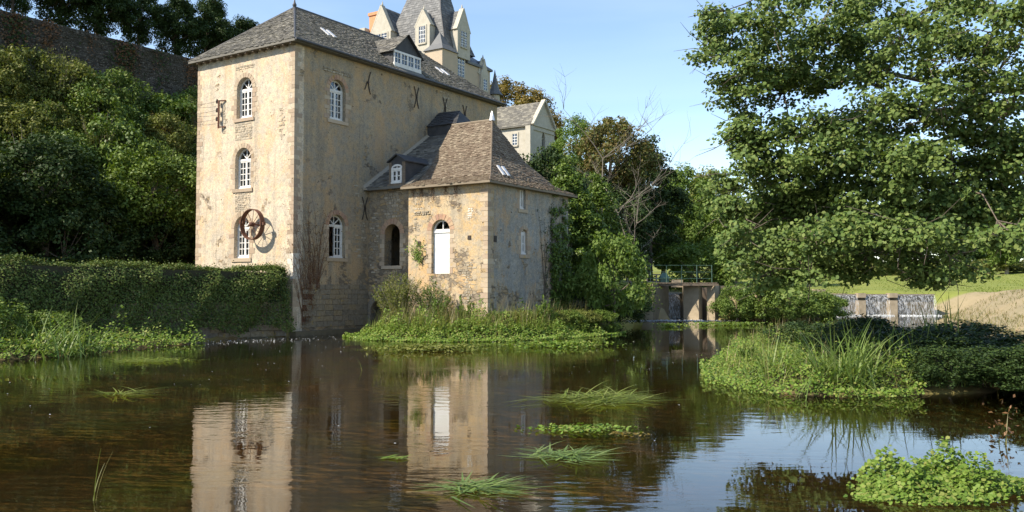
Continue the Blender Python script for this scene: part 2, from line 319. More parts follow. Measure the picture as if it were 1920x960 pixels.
X, Y = np.meshgrid(gx, gy); Z = ground(X, Y); Z = Z+np.where(Z > .6, .12*np.sin(X*.9+Y*.33)*np.sin(Y*.7-X*.21), 0)*np.where(np.abs(X) < 100, 1, 0)
V = np.stack([X, Y, Z], -1).reshape(-1, 3); nx = len(gx); ii = (np.arange(len(gy)-1)[:, None]*nx+np.arange(nx-1)[None]).ravel()
me = np_mesh('ground', V, np.stack([ii, ii+1, ii+nx+1, ii+nx], 1)); me.shade_smooth()
col = np.zeros((len(V), 4), np.float32); col[:, 3] = 1; x_, y_, z_ = V.T
d = sdist(x_, y_, RIVER); col[:, :3] = (.055, .05, .025)
mead = (x_ > 5) & (d > 0) & (y_ > 50); col[mead, :3] = (.19, .215, .055)
bank = (x_ > 8) & (y_ < 66) & (d > 0); tb = sm(9, 15, d)[:, None]; col[bank, :3] = ((1-tb)*np.array([.27, .225, .145])+tb*np.array([.19, .21, .06]))[bank]
bed = z_ < -.02; nb = (np.sin(x_*1.7+np.sin(y_*.9)*2)*np.sin(y_*1.1+x_*.4))
col[bed, :3] = np.where((nb > .35)[:, None], (.30, .25, .09), (.31, .215, .11))[bed]
ca = me.color_attributes.new('zone', 'FLOAT_COLOR', 'POINT'); ca.data.foreach_set('color', col.ravel())
o = link('ground', me, 'ground'); o['kind'] = 'structure'
me = np_mesh('water', [(-60, 1, 0), (60, 1, 0), (60, 64.2, 0), (-60, 64.2, 0)], [(0, 1, 2, 3)]); o = link('water', me, 'water'); o['kind'] = 'structure'

# ---------------------------------------------------------------- building helpers (local frame of the mill: +x out of the long wall, +y along it)
def arch(a0, a1, b0, sp, rise, n=10):
    c = (a0+a1)/2; r = (a1-a0)/2
    return [(a0, b0), (a1, b0)]+[(c+r*math.cos(t), sp+rise*math.sin(t)) for t in [math.pi*i/n for i in range(n+1)]]
def rect(a0, a1, b0, b1): return [(a0, b0), (a1, b0), (a1, b1), (a0, b1)]
def panel(name, mat, parent, outer, holes, th, xf):
    mb = MB(); loops = [outer]+holes; tris = tessellate_polygon([[Vector((a, b, 0)) for a, b in l] for l in loops]); flat = [p for l in loops for p in l]; n = len(flat)
    mb.v = [xf(a, b, 0) for a, b in flat]+[xf(a, b, -th) for a, b in flat]
    mb.f = [tuple(t) for t in tris]+[tuple(n+i for i in t[::-1]) for t in tris]; k = 0
    for l in loops:
        for i in range(len(l)): j = (i+1) % len(l); mb.f.append((k+i, k+j, n+k+j, n+k+i))
        k += len(l)
    return mb.build(name, mat, parent)
def fbox(mb, xf, a0, a1, b0, b1, d0, d1):
    mb.hexa([xf(a0, b0, d0), xf(a1, b0, d0), xf(a1, b0, d1), xf(a0, b0, d1), xf(a0, b1, d0), xf(a1, b1, d0), xf(a1, b1, d1), xf(a0, b1, d1)])
def pane(parent, xf, a0, a1, b0, b1, d): mb = MB(); fbox(mb, xf, a0, a1, b0, b1, d, d-.008); return mb.build('pane', 'glass', parent)
def pane_poly(parent, xf, pts, d):
    mb = MB(); n = len(pts); mb.add([xf(a, b, d) for a, b in pts]+[xf(a, b, d-.008) for a, b in pts], [tuple(range(n)), tuple(range(n, 2*n))[::-1]]+[(i, (i+1) % n, n+(i+1) % n, n+i) for i in range(n)]); return mb.build('pane', 'glass', parent)
def window(parent, xf, a0, a1, b0, sp, rise, rows=4, d=-.22, leaves='LR', fan=3, name='window', cols=2):
    """casement with arched fanlight; leaves names the closed casements"""
    mb = MB(); c = (a0+a1)/2; t = .06; f = d+.05
    fbox(mb, xf, a0, a0+t, b0, sp, d-.04, f); fbox(mb, xf, a1-t, a1, b0, sp, d-.04, f); fbox(mb, xf, a0, a1, b0-.0, b0+.07, d-.045, f+.03); fbox(mb, xf, a0, a1, sp-.05, sp+.05, d-.045, f+.004)
    w_ = MB(); glass = []; top = sp-.05; bot = b0+.07
    for sd in leaves:
        l0, l1 = (a0+t, c) if sd == 'L' else (c, a1-t)
        fbox(mb, xf, l0, l0+.05, bot, top, d-.03, f-.008); fbox(mb, xf, l1-.05, l1, bot, top, d-.03, f-.008); fbox(mb, xf, l0+.05, l1-.05, bot, bot+.07, d-.03, f-.01); fbox(mb, xf, l0+.05, l1-.05, top-.05, top, d-.03, f-.01)
        pw = (l1-l0-.1)/cols; ph = (top-bot-.12)/rows
        for q in range(1, cols): fbox(mb, xf, l0+.05+pw*q-.016, l0+.05+pw*q+.016, bot+.07, top-.05, d-.025, f-.014)
        for q in range(1, rows): fbox(mb, xf, l0+.05, l1-.05, bot+.07+ph*q-.016, bot+.07+ph*q+.016, d-.024, f-.017)
        glass += [(l0+.05+pw*i, l0+.05+pw*(i+1), bot+.07+ph*j, bot+.07+ph*(j+1)) for i in range(cols) for j in range(rows)]
    r = (a1-a0)/2; n = 12; ring = [(c+(r-.03)*math.cos(math.pi*i/n), sp+.05+(rise-.08)*math.sin(math.pi*i/n)) for i in range(n+1)]
    if rise > .05:
        for p, q in zip(ring, ring[1:]): mb.bar(xf(*p, d), xf(*q, d), .03, .04)
        for i in range(1, fan+1):
            a = math.pi*i/(fan+1); mb.bar(xf(c, sp+.05, d), xf(c+(r-.03)*math.cos(a), sp+.05+(rise-.08)*math.sin(a), d), .018, .02)
    wo = mb.build(name, 'frame', parent)
    for g_ in glass: pane(wo, xf, *g_, d)
    if rise > .05:
        for i in range(fan+1):
            seg = [(c, sp+.05)]+[(c+(r-.04)*math.cos(math.pi*(i+u_/4)/(fan+1)), sp+.05+(rise-.09)*math.sin(math.pi*(i+u_/4)/(fan+1))) for u_ in range(5)]; pane_poly(wo, xf, seg, d+.002)
    return wo
def piece(name, mat, parent, xf, a0, a1, b0, b1, pr, dp=.06, j=.008):
    r = random.uniform; mb = MB(); e = lambda: r(-j, j)
    mb.hexa([xf(a0+e(), b0+e(), -dp), xf(a1+e(), b0+e(), -dp), xf(a1+e(), b0+e(), pr+e()*.5), xf(a0+e(), b0+e(), pr+e()*.5), xf(a0+e(), b1+e(), -dp), xf(a1+e(), b1+e(), -dp), xf(a1+e(), b1+e(), pr+e()*.5), xf(a0+e(), b1+e(), pr+e()*.5)])
    return mb.build(name, mat, parent)
def surround(parent, xf, a0, a1, b0, sp, rise, jamb='quoin', vous='brickr', pr=.012, nv=11, sill=True, wv=.2):
    c = (a0+a1)/2; r = (a1-a0)/2; b = b0; k_ = 0
    while b < sp-.02:
        h = min(random.uniform(.17, .24), sp-b); ww = (.3, .17)[k_ % 2]*random.uniform(.85, 1.15)
        piece('jamb_stone', jamb, parent, xf, a0-ww, a0-.004, b+.006, b+h-.006, pr*random.uniform(.6, 1.3)); ww = (.17, .3)[k_ % 2]*random.uniform(.85, 1.15)
        piece('jamb_stone', jamb, parent, xf, a1+.004, a1+ww, b+.006, b+h-.006, pr*random.uniform(.6, 1.3)); b += h; k_ += 1
    if vous:
        for i in range(nv):
            t0, t1 = math.pi*(i+.06)/nv, math.pi*(i+.94)/nv; mb = MB(); pp = pr*random.uniform(.6, 1.4); g = lambda t, q, d: xf(c+(r+q)*math.cos(t), sp+(rise+q)*math.sin(t), d)
            mb.hexa([g(t0, .004, -.06), g(t1, .004, -.06), g(t1, wv, -.06), g(t0, wv, -.06), g(t0, .004, pp), g(t1, .004, pp), g(t1, wv, pp), g(t0, wv, pp)]); mb.build('voussoir', vous, parent)
    if sill: piece('sill', jamb, parent, xf, a0-.14, a1+.14, b0-.15, b0-.006, .05, .05)
def rubble(parent, xf, a0, a1, b0, b1, name='rubble_patch', mat='rubble', sz=.13, pr=.02, rag=.0):
    mb = MB(); b = b0
    while b < b1-.04:
        h = random.uniform(.5, 1)*sz; a = a0+random.uniform(0, rag); e1 = a1-random.uniform(0, rag)
        while a < e1-.04:
            ww = min(random.uniform(.7, 2.2)*sz, e1-a); q = .012; p_ = random.uniform(.3, 1)*pr; r = lambda: random.uniform(-.012, .012)
            mb.hexa([xf(a+q+r(), b+q+r(), -.05), xf(a+ww-q+r(), b+q+r(), -.05), xf(a+ww-q*2+r(), b+q*1.5+r(), p_), xf(a+q*2+r(), b+q*1.5+r(), p_), xf(a+q+r(), b+h-q+r(), -.05), xf(a+ww-q+r(), b+h-q+r(), -.05), xf(a+ww-q*2+r(), b+h-q*1.5+r(), p_), xf(a+q*2+r(), b+h-q*1.5+r(), p_)]); a += ww
        b += h
    o = mb.build(name, mat, parent); o['kind'] = 'stuff'; return o
def slates(parent, mat, e0, e1, t0, t1, w_=.2, ex=.15, skip=None, name='slates', lift=.02):
    """overlapping slates over the slope e0-e1 (eave) to t0-t1 (top)"""
    e0, e1, t0, t1 = map(Vector, (e0, e1, t0, t1)); mb = MB(); sl_ = ((t0+t1)/2-(e0+e1)/2).length; rows = max(1, int(sl_/ex)); n_ = (e1-e0).cross((t0+t1)/2-(e0+e1)/2).normalized()
    if n_.z < 0: n_ = -n_
    for i in range(rows):
        f0 = i/rows; f1 = min(1, (i+1.5)/rows); A0, A1 = e0.lerp(t0, f0), e1.lerp(t1, f0); B0, B1 = e0.lerp(t0, f1), e1.lerp(t1, f1); ln = (A1-A0).length
        if ln < .08: continue
        m = max(1, int(ln/w_)); off = .5 if i % 2 else 0; cuts = sorted({0., 1.} | {min(1, max(0, (j+off+random.uniform(-.12, .12))/m)) for j in range(m+1)})
        for c0, c1 in zip(cuts, cuts[1:]):
            if c1-c0 < .2/m: continue
            p, q, r_, s_ = A0.lerp(A1, c0), A0.lerp(A1, c1-.03/m), B0.lerp(B1, c1-.03/m), B0.lerp(B1, c0)
            if skip and skip((p+r_)/2): continue
            u1 = lift+random.uniform(.0, .022); u2 = u1+random.uniform(-.008, .008); dz = (p-s_).normalized()*random.uniform(-.03, .03)
            if random.random() < .03: dz *= 2.2; u1 += .015
            mb.add([p+n_*u1+dz, q+n_*u2+dz, r_+n_*.004, s_+n_*.004, p-n_*.005+dz, q-n_*.005+dz], [(0, 1, 2, 3), (4, 5, 1, 0), (4, 0, 3), (5, 2, 1)])
    me = bpy.data.meshes.new(name); me.from_pydata(mb.v, [], mb.f); me.update(); o = link(name, me, mat, parent); o['kind'] = 'stuff'; return o

# ---------------------------------------------------------------- the mill
mill = thing('water_mill', 'tall plastered water mill with three arched gable windows and grey slate hipped roof', 'mill', (P0[0], P0[1], 0), TH)
W, LN, HT = 6.1, 14.4, 12.0
xg = lambda a, b, d: (a, -d, b); xl = lambda a, b, d: (d, a, b)
gw = [(-3.5, -2.53, 9.05, 10.28, .5), (-3.55, -2.57, 6.08, 7.3, .5), (-3.56, -2.6, 3.16, 4.42, .5)]
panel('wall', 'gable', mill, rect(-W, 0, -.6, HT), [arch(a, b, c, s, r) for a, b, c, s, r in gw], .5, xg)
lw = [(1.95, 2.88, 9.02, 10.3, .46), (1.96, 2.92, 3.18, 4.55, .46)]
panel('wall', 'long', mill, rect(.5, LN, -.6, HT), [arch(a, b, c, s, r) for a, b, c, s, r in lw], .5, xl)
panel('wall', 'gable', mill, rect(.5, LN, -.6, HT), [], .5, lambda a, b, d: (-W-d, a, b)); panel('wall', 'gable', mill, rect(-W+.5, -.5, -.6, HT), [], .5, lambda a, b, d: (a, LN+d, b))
MB().box((-W+.5, .5, 2.2), (-.5, LN-.5, 2.3)).build('floor', 'wood', mill); MB().box((-W+.5, .5, 8.0), (-.5, LN-.5, 8.1)).build('floor', 'wood', mill)
for q in gw: window(mill, xg, *q); surround(mill, xg, *q, jamb='quoin', vous='quoin')
window(mill, xl, *lw[0]); surround(mill, xl, *lw[0]); window(mill, xl, *lw[1], leaves='R'); surround(mill, xl, *lw[1])
def quoins(parent, cx, cy, sx, sy, z0, z1, mat='quoin', hh=.19, lime=None, pr=.009):
    z = z0; k_ = 0
    while z < z1-.05:
        h = min(hh*random.uniform(.8, 1.2), z1-z); a, b = ((.34, .2), (.18, .36))[k_ % 2]; a *= random.uniform(.6, 1.2); b *= random.uniform(.6, 1.2); p_ = pr*random.uniform(.5, 1.4)
        MB().box((cx+sx*p_, cy+sy*p_, z+.006), (cx-sx*a, cy-sy*b, z+h-.006)).build('quoin', 'limewash' if lime and lime[0] < z < lime[1] else mat, parent); z += h; k_ += 1
quoins(mill, 0, 0, 1, -1, 0.2, 11.9, lime=(2.2, 3.1)); quoins(mill, -W, 0, -1, -1, 1.2, 11.9)
rubble(mill, xg, -3.6, -2.5, 8.12, 8.86); rubble(mill, xg, -3.55, -2.55, 5.1, 5.9, sz=.1); rubble(mill, xg, -3.6, -2.4, 11.12, 11.24, sz=.12); rubble(mill, xl, 1.55, 3.25, 10.98, 11.14, sz=.12, pr=.05)
rubble(mill, xl, 9.4, 10.5, 10.0, 11.75, rag=.4); rubble(mill, xl, 3.3, 4.3, 3.2, 6.4, rag=.7); rubble(mill, xg, -.9, -.5, 7.9, 9.2, sz=.1, rag=.2)
b = .3; k_ = 0
while b < 2.05:
    h = random.uniform(.19, .26); a = .5+(.2 if k_ % 2 else 0)
    while a < 4.3:
        ww = min(random.uniform(.3, .62), 4.33-a); piece('base_block', 'block', mill, xl, a+.008, a+ww-.008, b+.008, b+h-.008, random.uniform(.02, .05), .06, .012); a += ww
    b += h; k_ += 1
MB().box((-.3, -.15, -.6), (.35, 4.3, .18)).build('footing', 'darkstone', mill); 
# roof: hipped, eaves overhang
ov = .3; ez = 11.86; rz_ = 14.5; hy = 2.75; rx = -W/2
E4 = [(-W-ov, -ov, ez), (ov, -ov, ez), (ov, LN+ov, ez), (-W-ov, LN+ov, ez)]; T2 = [(rx, hy, rz_), (rx, LN-hy, rz_)]
mb = MB(); mb.add(E4+T2+[(x, y, z-.1) for x, y, z in E4], [(0, 1, 4), (1, 2, 5, 4), (2, 3, 5), (3, 0, 4, 5), (6, 7, 1, 0), (7, 8, 2, 1), (8, 9, 3, 2), (9, 6, 0, 3), (9, 8, 7, 6)]); roof = mb.build('roof', 'slate', mill)
dorm = lambda p: 6.15 < p.y < 8.25 and p.x > -1.6
slates(roof, 'slate', E4[0], E4[1], T2[0], T2[0], .15, .11); slates(roof, 'slate', E4[1], E4[2], T2[0], T2[1], .15, .11, skip=dorm); slates(roof, 'slate', E4[3], E4[0], T2[1], T2[0], .4, .3)
mb = MB(); mb.tube([T2[0], T2[1]], [.07, .07], 8); mb.tube([E4[1], T2[0]], [.035, .05], 6); mb.tube([E4[0], T2[0]], [.035, .05], 6); mb.build('ridge_cap', 'lead', roof)
MB().tube([(rx, hy, rz_), (rx, hy, rz_+.12), (rx, hy, rz_+.22), (rx, hy, rz_+.42)], [.07, .1, .05, .01], 8).build('finial', 'lead', roof)
mb = MB(); mb.tube([(ov+.06, -ov, ez-.02), (ov+.06, LN+ov, ez-.02)], [.055, .055], 8); mb.build('gutter', 'lead', roof)
for i in range(14): MB().box((-W+.2+i*.45, -ov+.05, ez-.17), (-W+.28+i*.45, .02, ez-.1)).build('rafter_end', 'wood', roof)
nR = Vector((rz_-ez, 0, -(rx-ov))).normalized(); nR = Vector((2.64, 0, 3.43)).normalized()
def on_roof(x, y, h=0): return Vector((x, y, ez+(ov-x)/(ov-rx)*(rz_-ez)))+nR*h
for yy in (2.85, 3.2, 10.95, 11.4):
    mb = MB(); mb.hexa([on_roof(-1.05, yy, .02), on_roof(-1.05, yy+.16, .02), on_roof(-1.55, yy+.16, .02), on_roof(-1.55, yy, .02), on_roof(-1.05, yy, .07), on_roof(-1.05, yy+.16, .07), on_roof(-1.55, yy+.16, .07), on_roof(-1.55, yy, .07)]); mb.build('skylight', 'zinc', roof)
# dormer on the long slope
dm = MB(); y0, y1, xf_, zs, ze, zt = 6.2, 8.2, -.25, 12.3, 12.98, 13.9
dm.add([(xf_, y0, zs), (xf_, y1, zs), (xf_, y1, ze), (xf_, (y0+y1)/2, zt-.06), (xf_, y0, ze), (-2.2, y0, zs), (-2.2, y1, zs), (-2.2, y1, ze), (-2.2, (y0+y1)/2, zt-.06), (-2.2, y0, ze)], [(0, 1, 2, 3, 4), (0, 4, 9, 5), (1, 6, 7, 2), (5, 9, 8, 7, 6)]); dorm_o = dm.build('dormer', 'slateblack', mill)
for s_, (ya, yb) in enumerate((((y0-.14), (y0+y1)/2), ((y1+.14), (y0+y1)/2))):
    slates(dorm_o, 'slate', (xf_+.14, ya, ze-.1), (-2.3, ya, ze-.1), (xf_+.14, yb, zt), (-2.9, yb, zt), .2, .15); MB().add([(xf_+.14, ya, ze-.1), (-2.3, ya, ze-.1), (-2.9, yb, zt), (xf_+.14, yb, zt)], [(0, 1, 2, 3)]).build('roof_board', 'lead', dorm_o)
MB().box((-1.75, y0-.16, ze-.35), (-1.45, y0-.13, ze+.12)).build('flashing', 'zinc', dorm_o)
xd = lambda a, b, d: (xf_+d, a, b)
wd_ = MB(); fbox(wd_, xd, y0+.02, y1-.02, zs-.08, zs+.1, .0, .09); fbox(wd_, xd, y0+.02, y1-.02, ze-.1, ze+.0, 0, .07)
cells = []
for i in range(4):
    a0 = y0+.05+i*.475; a1 = a0+.475; fbox(wd_, xd, a0, a0+.05, zs+.1, ze-.1, 0, .065); fbox(wd_, xd, a1-.05, a1, zs+.1, ze-.1, 0, .065); m_ = (a0+a1)/2; fbox(wd_, xd, m_-.015, m_+.015, zs+.1, ze-.1, 0, .055); fbox(wd_, xd, a0+.05, a1-.05, (zs+ze)/2-.015, (zs+ze)/2+.015, 0, .052)
    cells += [(a0+.05, m_-.015, zs+.1, (zs+ze)/2), (m_+.015, a1-.05, zs+.1, (zs+ze)/2), (a0+.05, m_-.015, (zs+ze)/2, ze-.1), (m_+.015, a1-.05, (zs+ze)/2, ze-.1)]
wo = wd_.build('window', 'frame', dorm_o)
for c_ in cells: pane(wo, xd, *c_, .028)
# wall anchors
def anchor(y, z, kind):
    mb = MB(); n = 8
    for s_ in ((-1, 1) if kind == 'X' else (1,)):
        mb.tube([(.03, y+s_*(.03+.14*(abs(t/n-.5)*2)**1.6), z+(t/n-.5)*1.0) for t in range(n+1)], [.022]*(n+1), 5)
    if kind == 'A': mb.tube([(.03, y-.04, z+.05), (.03, y-.2, z-.35)], [.02, .02], 5)
    mb.tube([(-.05, y, z), (.07, y, z)], [.05, .05], 6); mb.build('wall_anchor', 'iron', mill)
for y, z, kd in ((4.25, 11.0, 'A'), (7.6, 10.95, 'X'), (9.8, 10.85, 'X'), (11.45, 10.75, 'X'), (4.1, 5.4, 'X')): anchor(y, z, kd)
MB().box((.0, 11.9, 10.2), (.08, 13.6, 10.3)).build('ledge', 'block', mill)
# insulator bracket
br = MB(); br.bar((-4.5, -.14, 8.75), (-4.5, -.14, 9.95), .03); br.bar((-4.5, -.14, 9.93), (-4.2, -.02, 9.93), .025); br.bar((-4.5, -.14, 8.8), (-4.2, -.02, 8.8), .025); bo = br.build('wire_bracket', 'rust', mill)
for i in range(3):
    z = 9.15+i*.38; MB().tube([(-4.53, -.15, z-.06), (-4.6, -.15, z-.05), (-4.6, -.15, z+.02), (-4.6, -.15, z+.1)], [.03, .055, .06, .03], 8).build('insulator', 'iron', bo); MB().tube([(-4.6, -.15, z), (-5.4, -.13, z-.01), (-6.14, -.1, z+.03)], [.007]*3, 4).build('wire', 'iron', bo)
rubble(mill, xg, -4.45, -4.15, 8.5, 9.8, name='bare_stone', sz=.16, rag=.1)
# rusty wheel on the gable
wheel = thing('iron_wheel', 'rusty spoked iron wheel hung high beside the lowest gable window', 'wheel', (*LW(-1.97, -.4), 4.5), TH)
mb = MB(); n = 40; R1 = .63
for i in range(n):
    t0, t1 = 2*math.pi*i/n, 2*math.pi*(i+1)/n; g = lambda t, r, y: (r*math.cos(t), y, r*math.sin(t))
    mb.hexa([g(t0, R1-.025, -.11), g(t1, R1-.025, -.11), g(t1, R1, -.11), g(t0, R1, -.11), g(t0, R1-.025, .11), g(t1, R1-.025, .11), g(t1, R1, .11), g(t0, R1, .11)])
mb.build('rim', 'rust', wheel); MB().tube([(0, -.14, 0), (0, -.1, 0), (0, .1, 0), (0, .14, 0)], [.05, .09, .09, .05], 12).build('hub', 'rust', wheel)
for i in range(10):
    a = 2*math.pi*(i+.3)/10; MB().tube([(.07*math.cos(a), 0, .07*math.sin(a)), (.61*math.cos(a), 0, .61*math.sin(a))], [.013, .011], 5).build('spoke', 'rust', wheel)
MB().tube([(0, .1, 0), (0, .42, 0)], [.03, .03], 8).build('axle', 'rust', wheel); MB().box((.52, -.06, -.06), (.74, .06, .06)).build('lug', 'rust', wheel); MB().box((-.74, -.06, .06), (-.52, .06, .2)).build('lug', 'rust', wheel)

# ---------------------------------------------------------------- the annex
ann = thing('mill_annex', 'ochre pavilion with steep brown hipped roof and white arched door beside the mill', 'annex', (P0[0], P0[1], 0), TH)
PX0, PX1, PY0, PY1, PZ = 2.6, 6.67, 4.0, 10.4, 6.25
xp = lambda a, b, d: (a, PY0-d, b); xs = lambda a, b, d: (PX1+d, a, b); xb = lambda a, b, d: (a, 4.36-d, b)
dr = (3.85, 4.78, 2.5, 4.28, .44)
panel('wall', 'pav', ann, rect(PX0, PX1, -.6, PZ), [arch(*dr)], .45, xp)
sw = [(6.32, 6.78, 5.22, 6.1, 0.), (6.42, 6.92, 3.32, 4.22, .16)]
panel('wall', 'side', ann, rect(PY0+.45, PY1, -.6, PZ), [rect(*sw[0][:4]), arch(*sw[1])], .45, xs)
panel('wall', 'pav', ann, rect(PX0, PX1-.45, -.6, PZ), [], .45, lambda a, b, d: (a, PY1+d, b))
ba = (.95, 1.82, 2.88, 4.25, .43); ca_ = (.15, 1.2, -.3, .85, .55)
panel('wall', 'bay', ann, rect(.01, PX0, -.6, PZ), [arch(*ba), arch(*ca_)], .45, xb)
MB().box((PX0+.003, 4.003, -.6), (PX0+.4, 5, 6.2)).build('return_wall', 'pav', ann)
MB().box((.02, 8.5, -.6), (PX0, 8.9, 8.8)).build('back_wall', 'bay', ann); MB().box((.02, 4.82, 2.2), (PX1-.46, 8.5, 2.3)).build('floor', 'wood', ann)
door = MB(); fbox(door, xp, dr[0], dr[1], dr[2]-.05, dr[3]-.04, -.2, -.14); do = door.build('door', 'white', ann); MB().box((dr[0]+.1, PY0+.15, 2.6), (dr[0]+.12, PY0+.139, 4.1)).build('door_seam', 'white', do)
window(ann, xp, dr[0], dr[1], dr[3]-.1, dr[3], dr[4], d=-.18, leaves='', fan=1, name='fanlight'); surround(ann, xp, dr[0], dr[1], dr[2], dr[3], dr[4], wv=.24, sill=False)
surround(ann, xb, *ba, jamb='quoin', wv=.24, nv=9); surround(ann, xb, *ca_, jamb=None or 'block', vous='block', sill=False, wv=.25)
for q in sw: window(ann, xs, *q, rows=2, d=-.15, fan=1, cols=1)
surround(ann, xs, *sw[1], vous='quoin', nv=7, wv=.15); surround(ann, xs, *sw[0], vous=None)
quoins(ann, PX1, PY0, 1, -1, .3, PZ-.15); 
rubble(ann, xs, 4.3, 5.0, 2.7, 3.3, sz=.16, rag=.15); rubble(ann, xp, 2.9, 3.8, 4.95, 5.1, sz=.12, pr=.05); rubble(ann, xp, 5.65, 6.0, 4.7, 5.1, sz=.13, rag=.1, mat='limewash'); rubble(ann, xp, 5.2, 6.2, 1.2, 3.0, rag=.5); rubble(ann, xb, .8, 1.9, 4.95, 6.0, rag=.3, pr=.03); rubble(ann, xb, 0.05, .7, 2.2, 5.2, rag=.4); rubble(ann, xp, 2.75, 3.5, 4.0, 5.9, rag=.5, sz=.1); rubble(ann, xs, 7.6, 8.6, 1.4, 2.6, rag=.4)
for a, b in ((5.7, 3.85), (3.1, 3.7)): MB().box((a, PY0-.03, b), (a+.16, PY0+.02, b+.16)).build('putlog_dark_block', 'iron', ann)  # raised black blocks, their colour painting the dark of putlog holes
MB().box((PX1-.02, 4.42, 3.75), (PX1+.03, 4.6, 4.0)).build('wall_plate', 'iron', ann)
# pavilion roof: concave sprocketed hip
prof = [(0, 6.14), (.28, 6.62-.12), (.62, 7.62-.1), (1, 9.32)]; EV = .32; RY = 7.25; RXe = 4.62
lv = []
for t, z in prof:
    xe = PX1+EV+(RXe-(PX1+EV))*t; yn = PY0-EV+(RY-(PY0-EV))*t; yf = PY1+EV+(RY-(PY1+EV))*t; lv.append(((2.42, yn, z), (xe, yn, z), (xe, yf, z), (2.42, yf, z)))
mb = MB()
for A, B in zip(lv, lv[1:]):
    mb.add(A+B, [(0, 1, 5, 4), (1, 2, 6, 5), (2, 3, 7, 6), (3, 0, 4, 7)])
mb.add([(x, y, z-.09) for x, y, z in lv[0]]+list(lv[0]), [(3, 2, 1, 0), (0, 1, 5, 4), (1, 2, 6, 5), (2, 3, 7, 6), (3, 0, 4, 7)]); pr_ = mb.build('roof', 'slate2', ann)
for A, B in zip(lv, lv[1:]):
    slates(pr_, 'slate2', A[0], A[1], B[0], B[1], .14, .105); slates(pr_, 'slate2', A[1], A[2], B[1], B[2], .14, .105)
mb = MB(); mb.tube([l[1] for l in lv], [.03, .03, .035, .05], 6); mb.tube([lv[-1][0], lv[-1][1]], [.06, .06], 6); mb.build('hip_cap', 'slate2', pr_)
MB().tube([(RXe, RY, 9.3), (RXe, RY, 9.5), (RXe, RY, 9.72)], [.13, .09, .02], 8).build('finial', 'zinc', pr_)
for yy in (5.6, 5.95):
    def pr_at(t, y, h=0):
        x = PX1+EV+(RXe-PX1-EV)*t; z = np.interp(t, [p[0] for p in prof], [p[1] for p in prof]); return (x+h, y, z+h*.6)
    mb = MB(); mb.hexa([pr_at(.3, yy, .03), pr_at(.3, yy+.16, .03), pr_at(.44, yy+.16, .03), pr_at(.44, yy, .03), pr_at(.3, yy, .08), pr_at(.3, yy+.16, .08), pr_at(.44, yy+.16, .08), pr_at(.44, yy, .08)]); mb.build('skylight', 'zinc', pr_)
# bay roof and its dormer
A = [(.01, 4.05, 6.27), (2.6, 4.05, 6.27), (2.6, 8.6, 9.28), (.01, 8.6, 9.28)]
mb = MB(); mb.prism(A, (0, 0, -.1)); brf = mb.build('roof', 'slate', ann); slates(brf, 'slate', A[0], A[1], A[3], A[2], .2, .15, skip=lambda p: 1.35 < p.x < 2.3 and p.y < 5.4)
mb = MB(); mb.hexa([(.004, 4.0, 6.2), (.22, 4.0, 6.2), (.22, 8.6, 9.25), (.004, 8.6, 9.25), (.004, 4.0, 6.4), (.03, 4.0, 6.36), (.03, 8.6, 9.38), (.004, 8.6, 9.42)]); mb.build('mortar_fillet', 'rubble', brf)
dx0, dx1, dy = 1.4, 2.28, 4.16; dd = MB(); xq = lambda a, b, d: (a, dy-d, b); cx_ = (dx0+dx1)/2
dd.add([(dx0, dy, 6.3), (dx1, dy, 6.3), (dx1, dy, 7.32), (cx_, dy, 7.58), (dx0, dy, 7.32), (dx0, 6.2, 6.3), (dx1, 6.2, 6.3), (dx1, 6.2, 7.32), (cx_, 6.2, 7.58), (dx0, 6.2, 7.32)], [(0, 1, 2, 3, 4), (0, 4, 9, 5), (1, 6, 7, 2), (5, 9, 8, 7, 6)]); ddo = dd.build('dormer', 'slateblack', ann)
for sa, sb in ((dx0-.08, cx_), (dx1+.08, cx_)): MB().prism([(sa, dy-.12, 7.3), (sb, dy-.12, 7.62), (sb, 6.4, 7.62), (sa, 6.4, 7.3)], (0, 0, .05)).build('dormer_roof', 'slateblack', ddo)
mb = MB(); fbox(mb, xq, dx0, dx0+.14, 6.3, 7.3, 0, .05); fbox(mb, xq, dx1-.14, dx1, 6.3, 7.3, 0, .05); fbox(mb, xq, dx0-.04, dx1+.04, 6.24, 6.36, 0, .1); mb.build('dormer_frame', 'wood', ddo)
window(ddo, xq, dx0+.15, dx1-.15, 6.38, 7.0, .2, rows=2, d=.02, fan=1, cols=1)
mb = MB(); fbox(mb, xq, dx0+.15, dx1-.15, 6.36, 7.2, .0, .012); mb.build('dark_sheet', 'iron', ddo)  # black sheet behind the panes, painted dark for the unlit room
# slated hood where the bay roof meets the mill
hb = MB(); hb.add([(.02, 8.45, 8.6), (1.75, 8.45, 8.6), (1.75, 10.2, 8.6), (.02, 10.2, 8.6), (.02, 8.45, 9.72), (1.75, 8.45, 9.72), (1.75, 10.2, 9.72), (.02, 10.2, 9.72), (.02, 9.35, 10.5), (1.3, 9.35, 10.45)], [(0, 1, 5, 4), (1, 2, 6, 5), (2, 3, 7, 6), (4, 5, 9, 8), (5, 6, 9), (6, 7, 8, 9)]); hbo = hb.build('roof_hood', 'slateblack', ann)
slates(hbo, 'slateblack', (.02, 8.38, 9.66), (1.83, 8.38, 9.66), (.02, 9.35, 10.52), (1.32, 9.35, 10.48), .2, .16)

# ---------------------------------------------------------------- castle on the hill
cas = thing('castle', 'pale stone castle tower with steep slate roof and gabled dormers above the mill', 'castle', (P0[0], P0[1], 0), TH)
yn = 40.; xN = lambda a, b, d: (a, yn-d, b); XR = -23.43; xR = lambda a, b, d: (XR+d, a, b)
MB().box((-34, yn, 10), (XR-.003, 47.4, 23.74)).build('wall', 'castlewall', cas)
MB().box((-36, yn+3, 10), (-30, 47, 26.2)).build('wall', 'castlewall', cas)
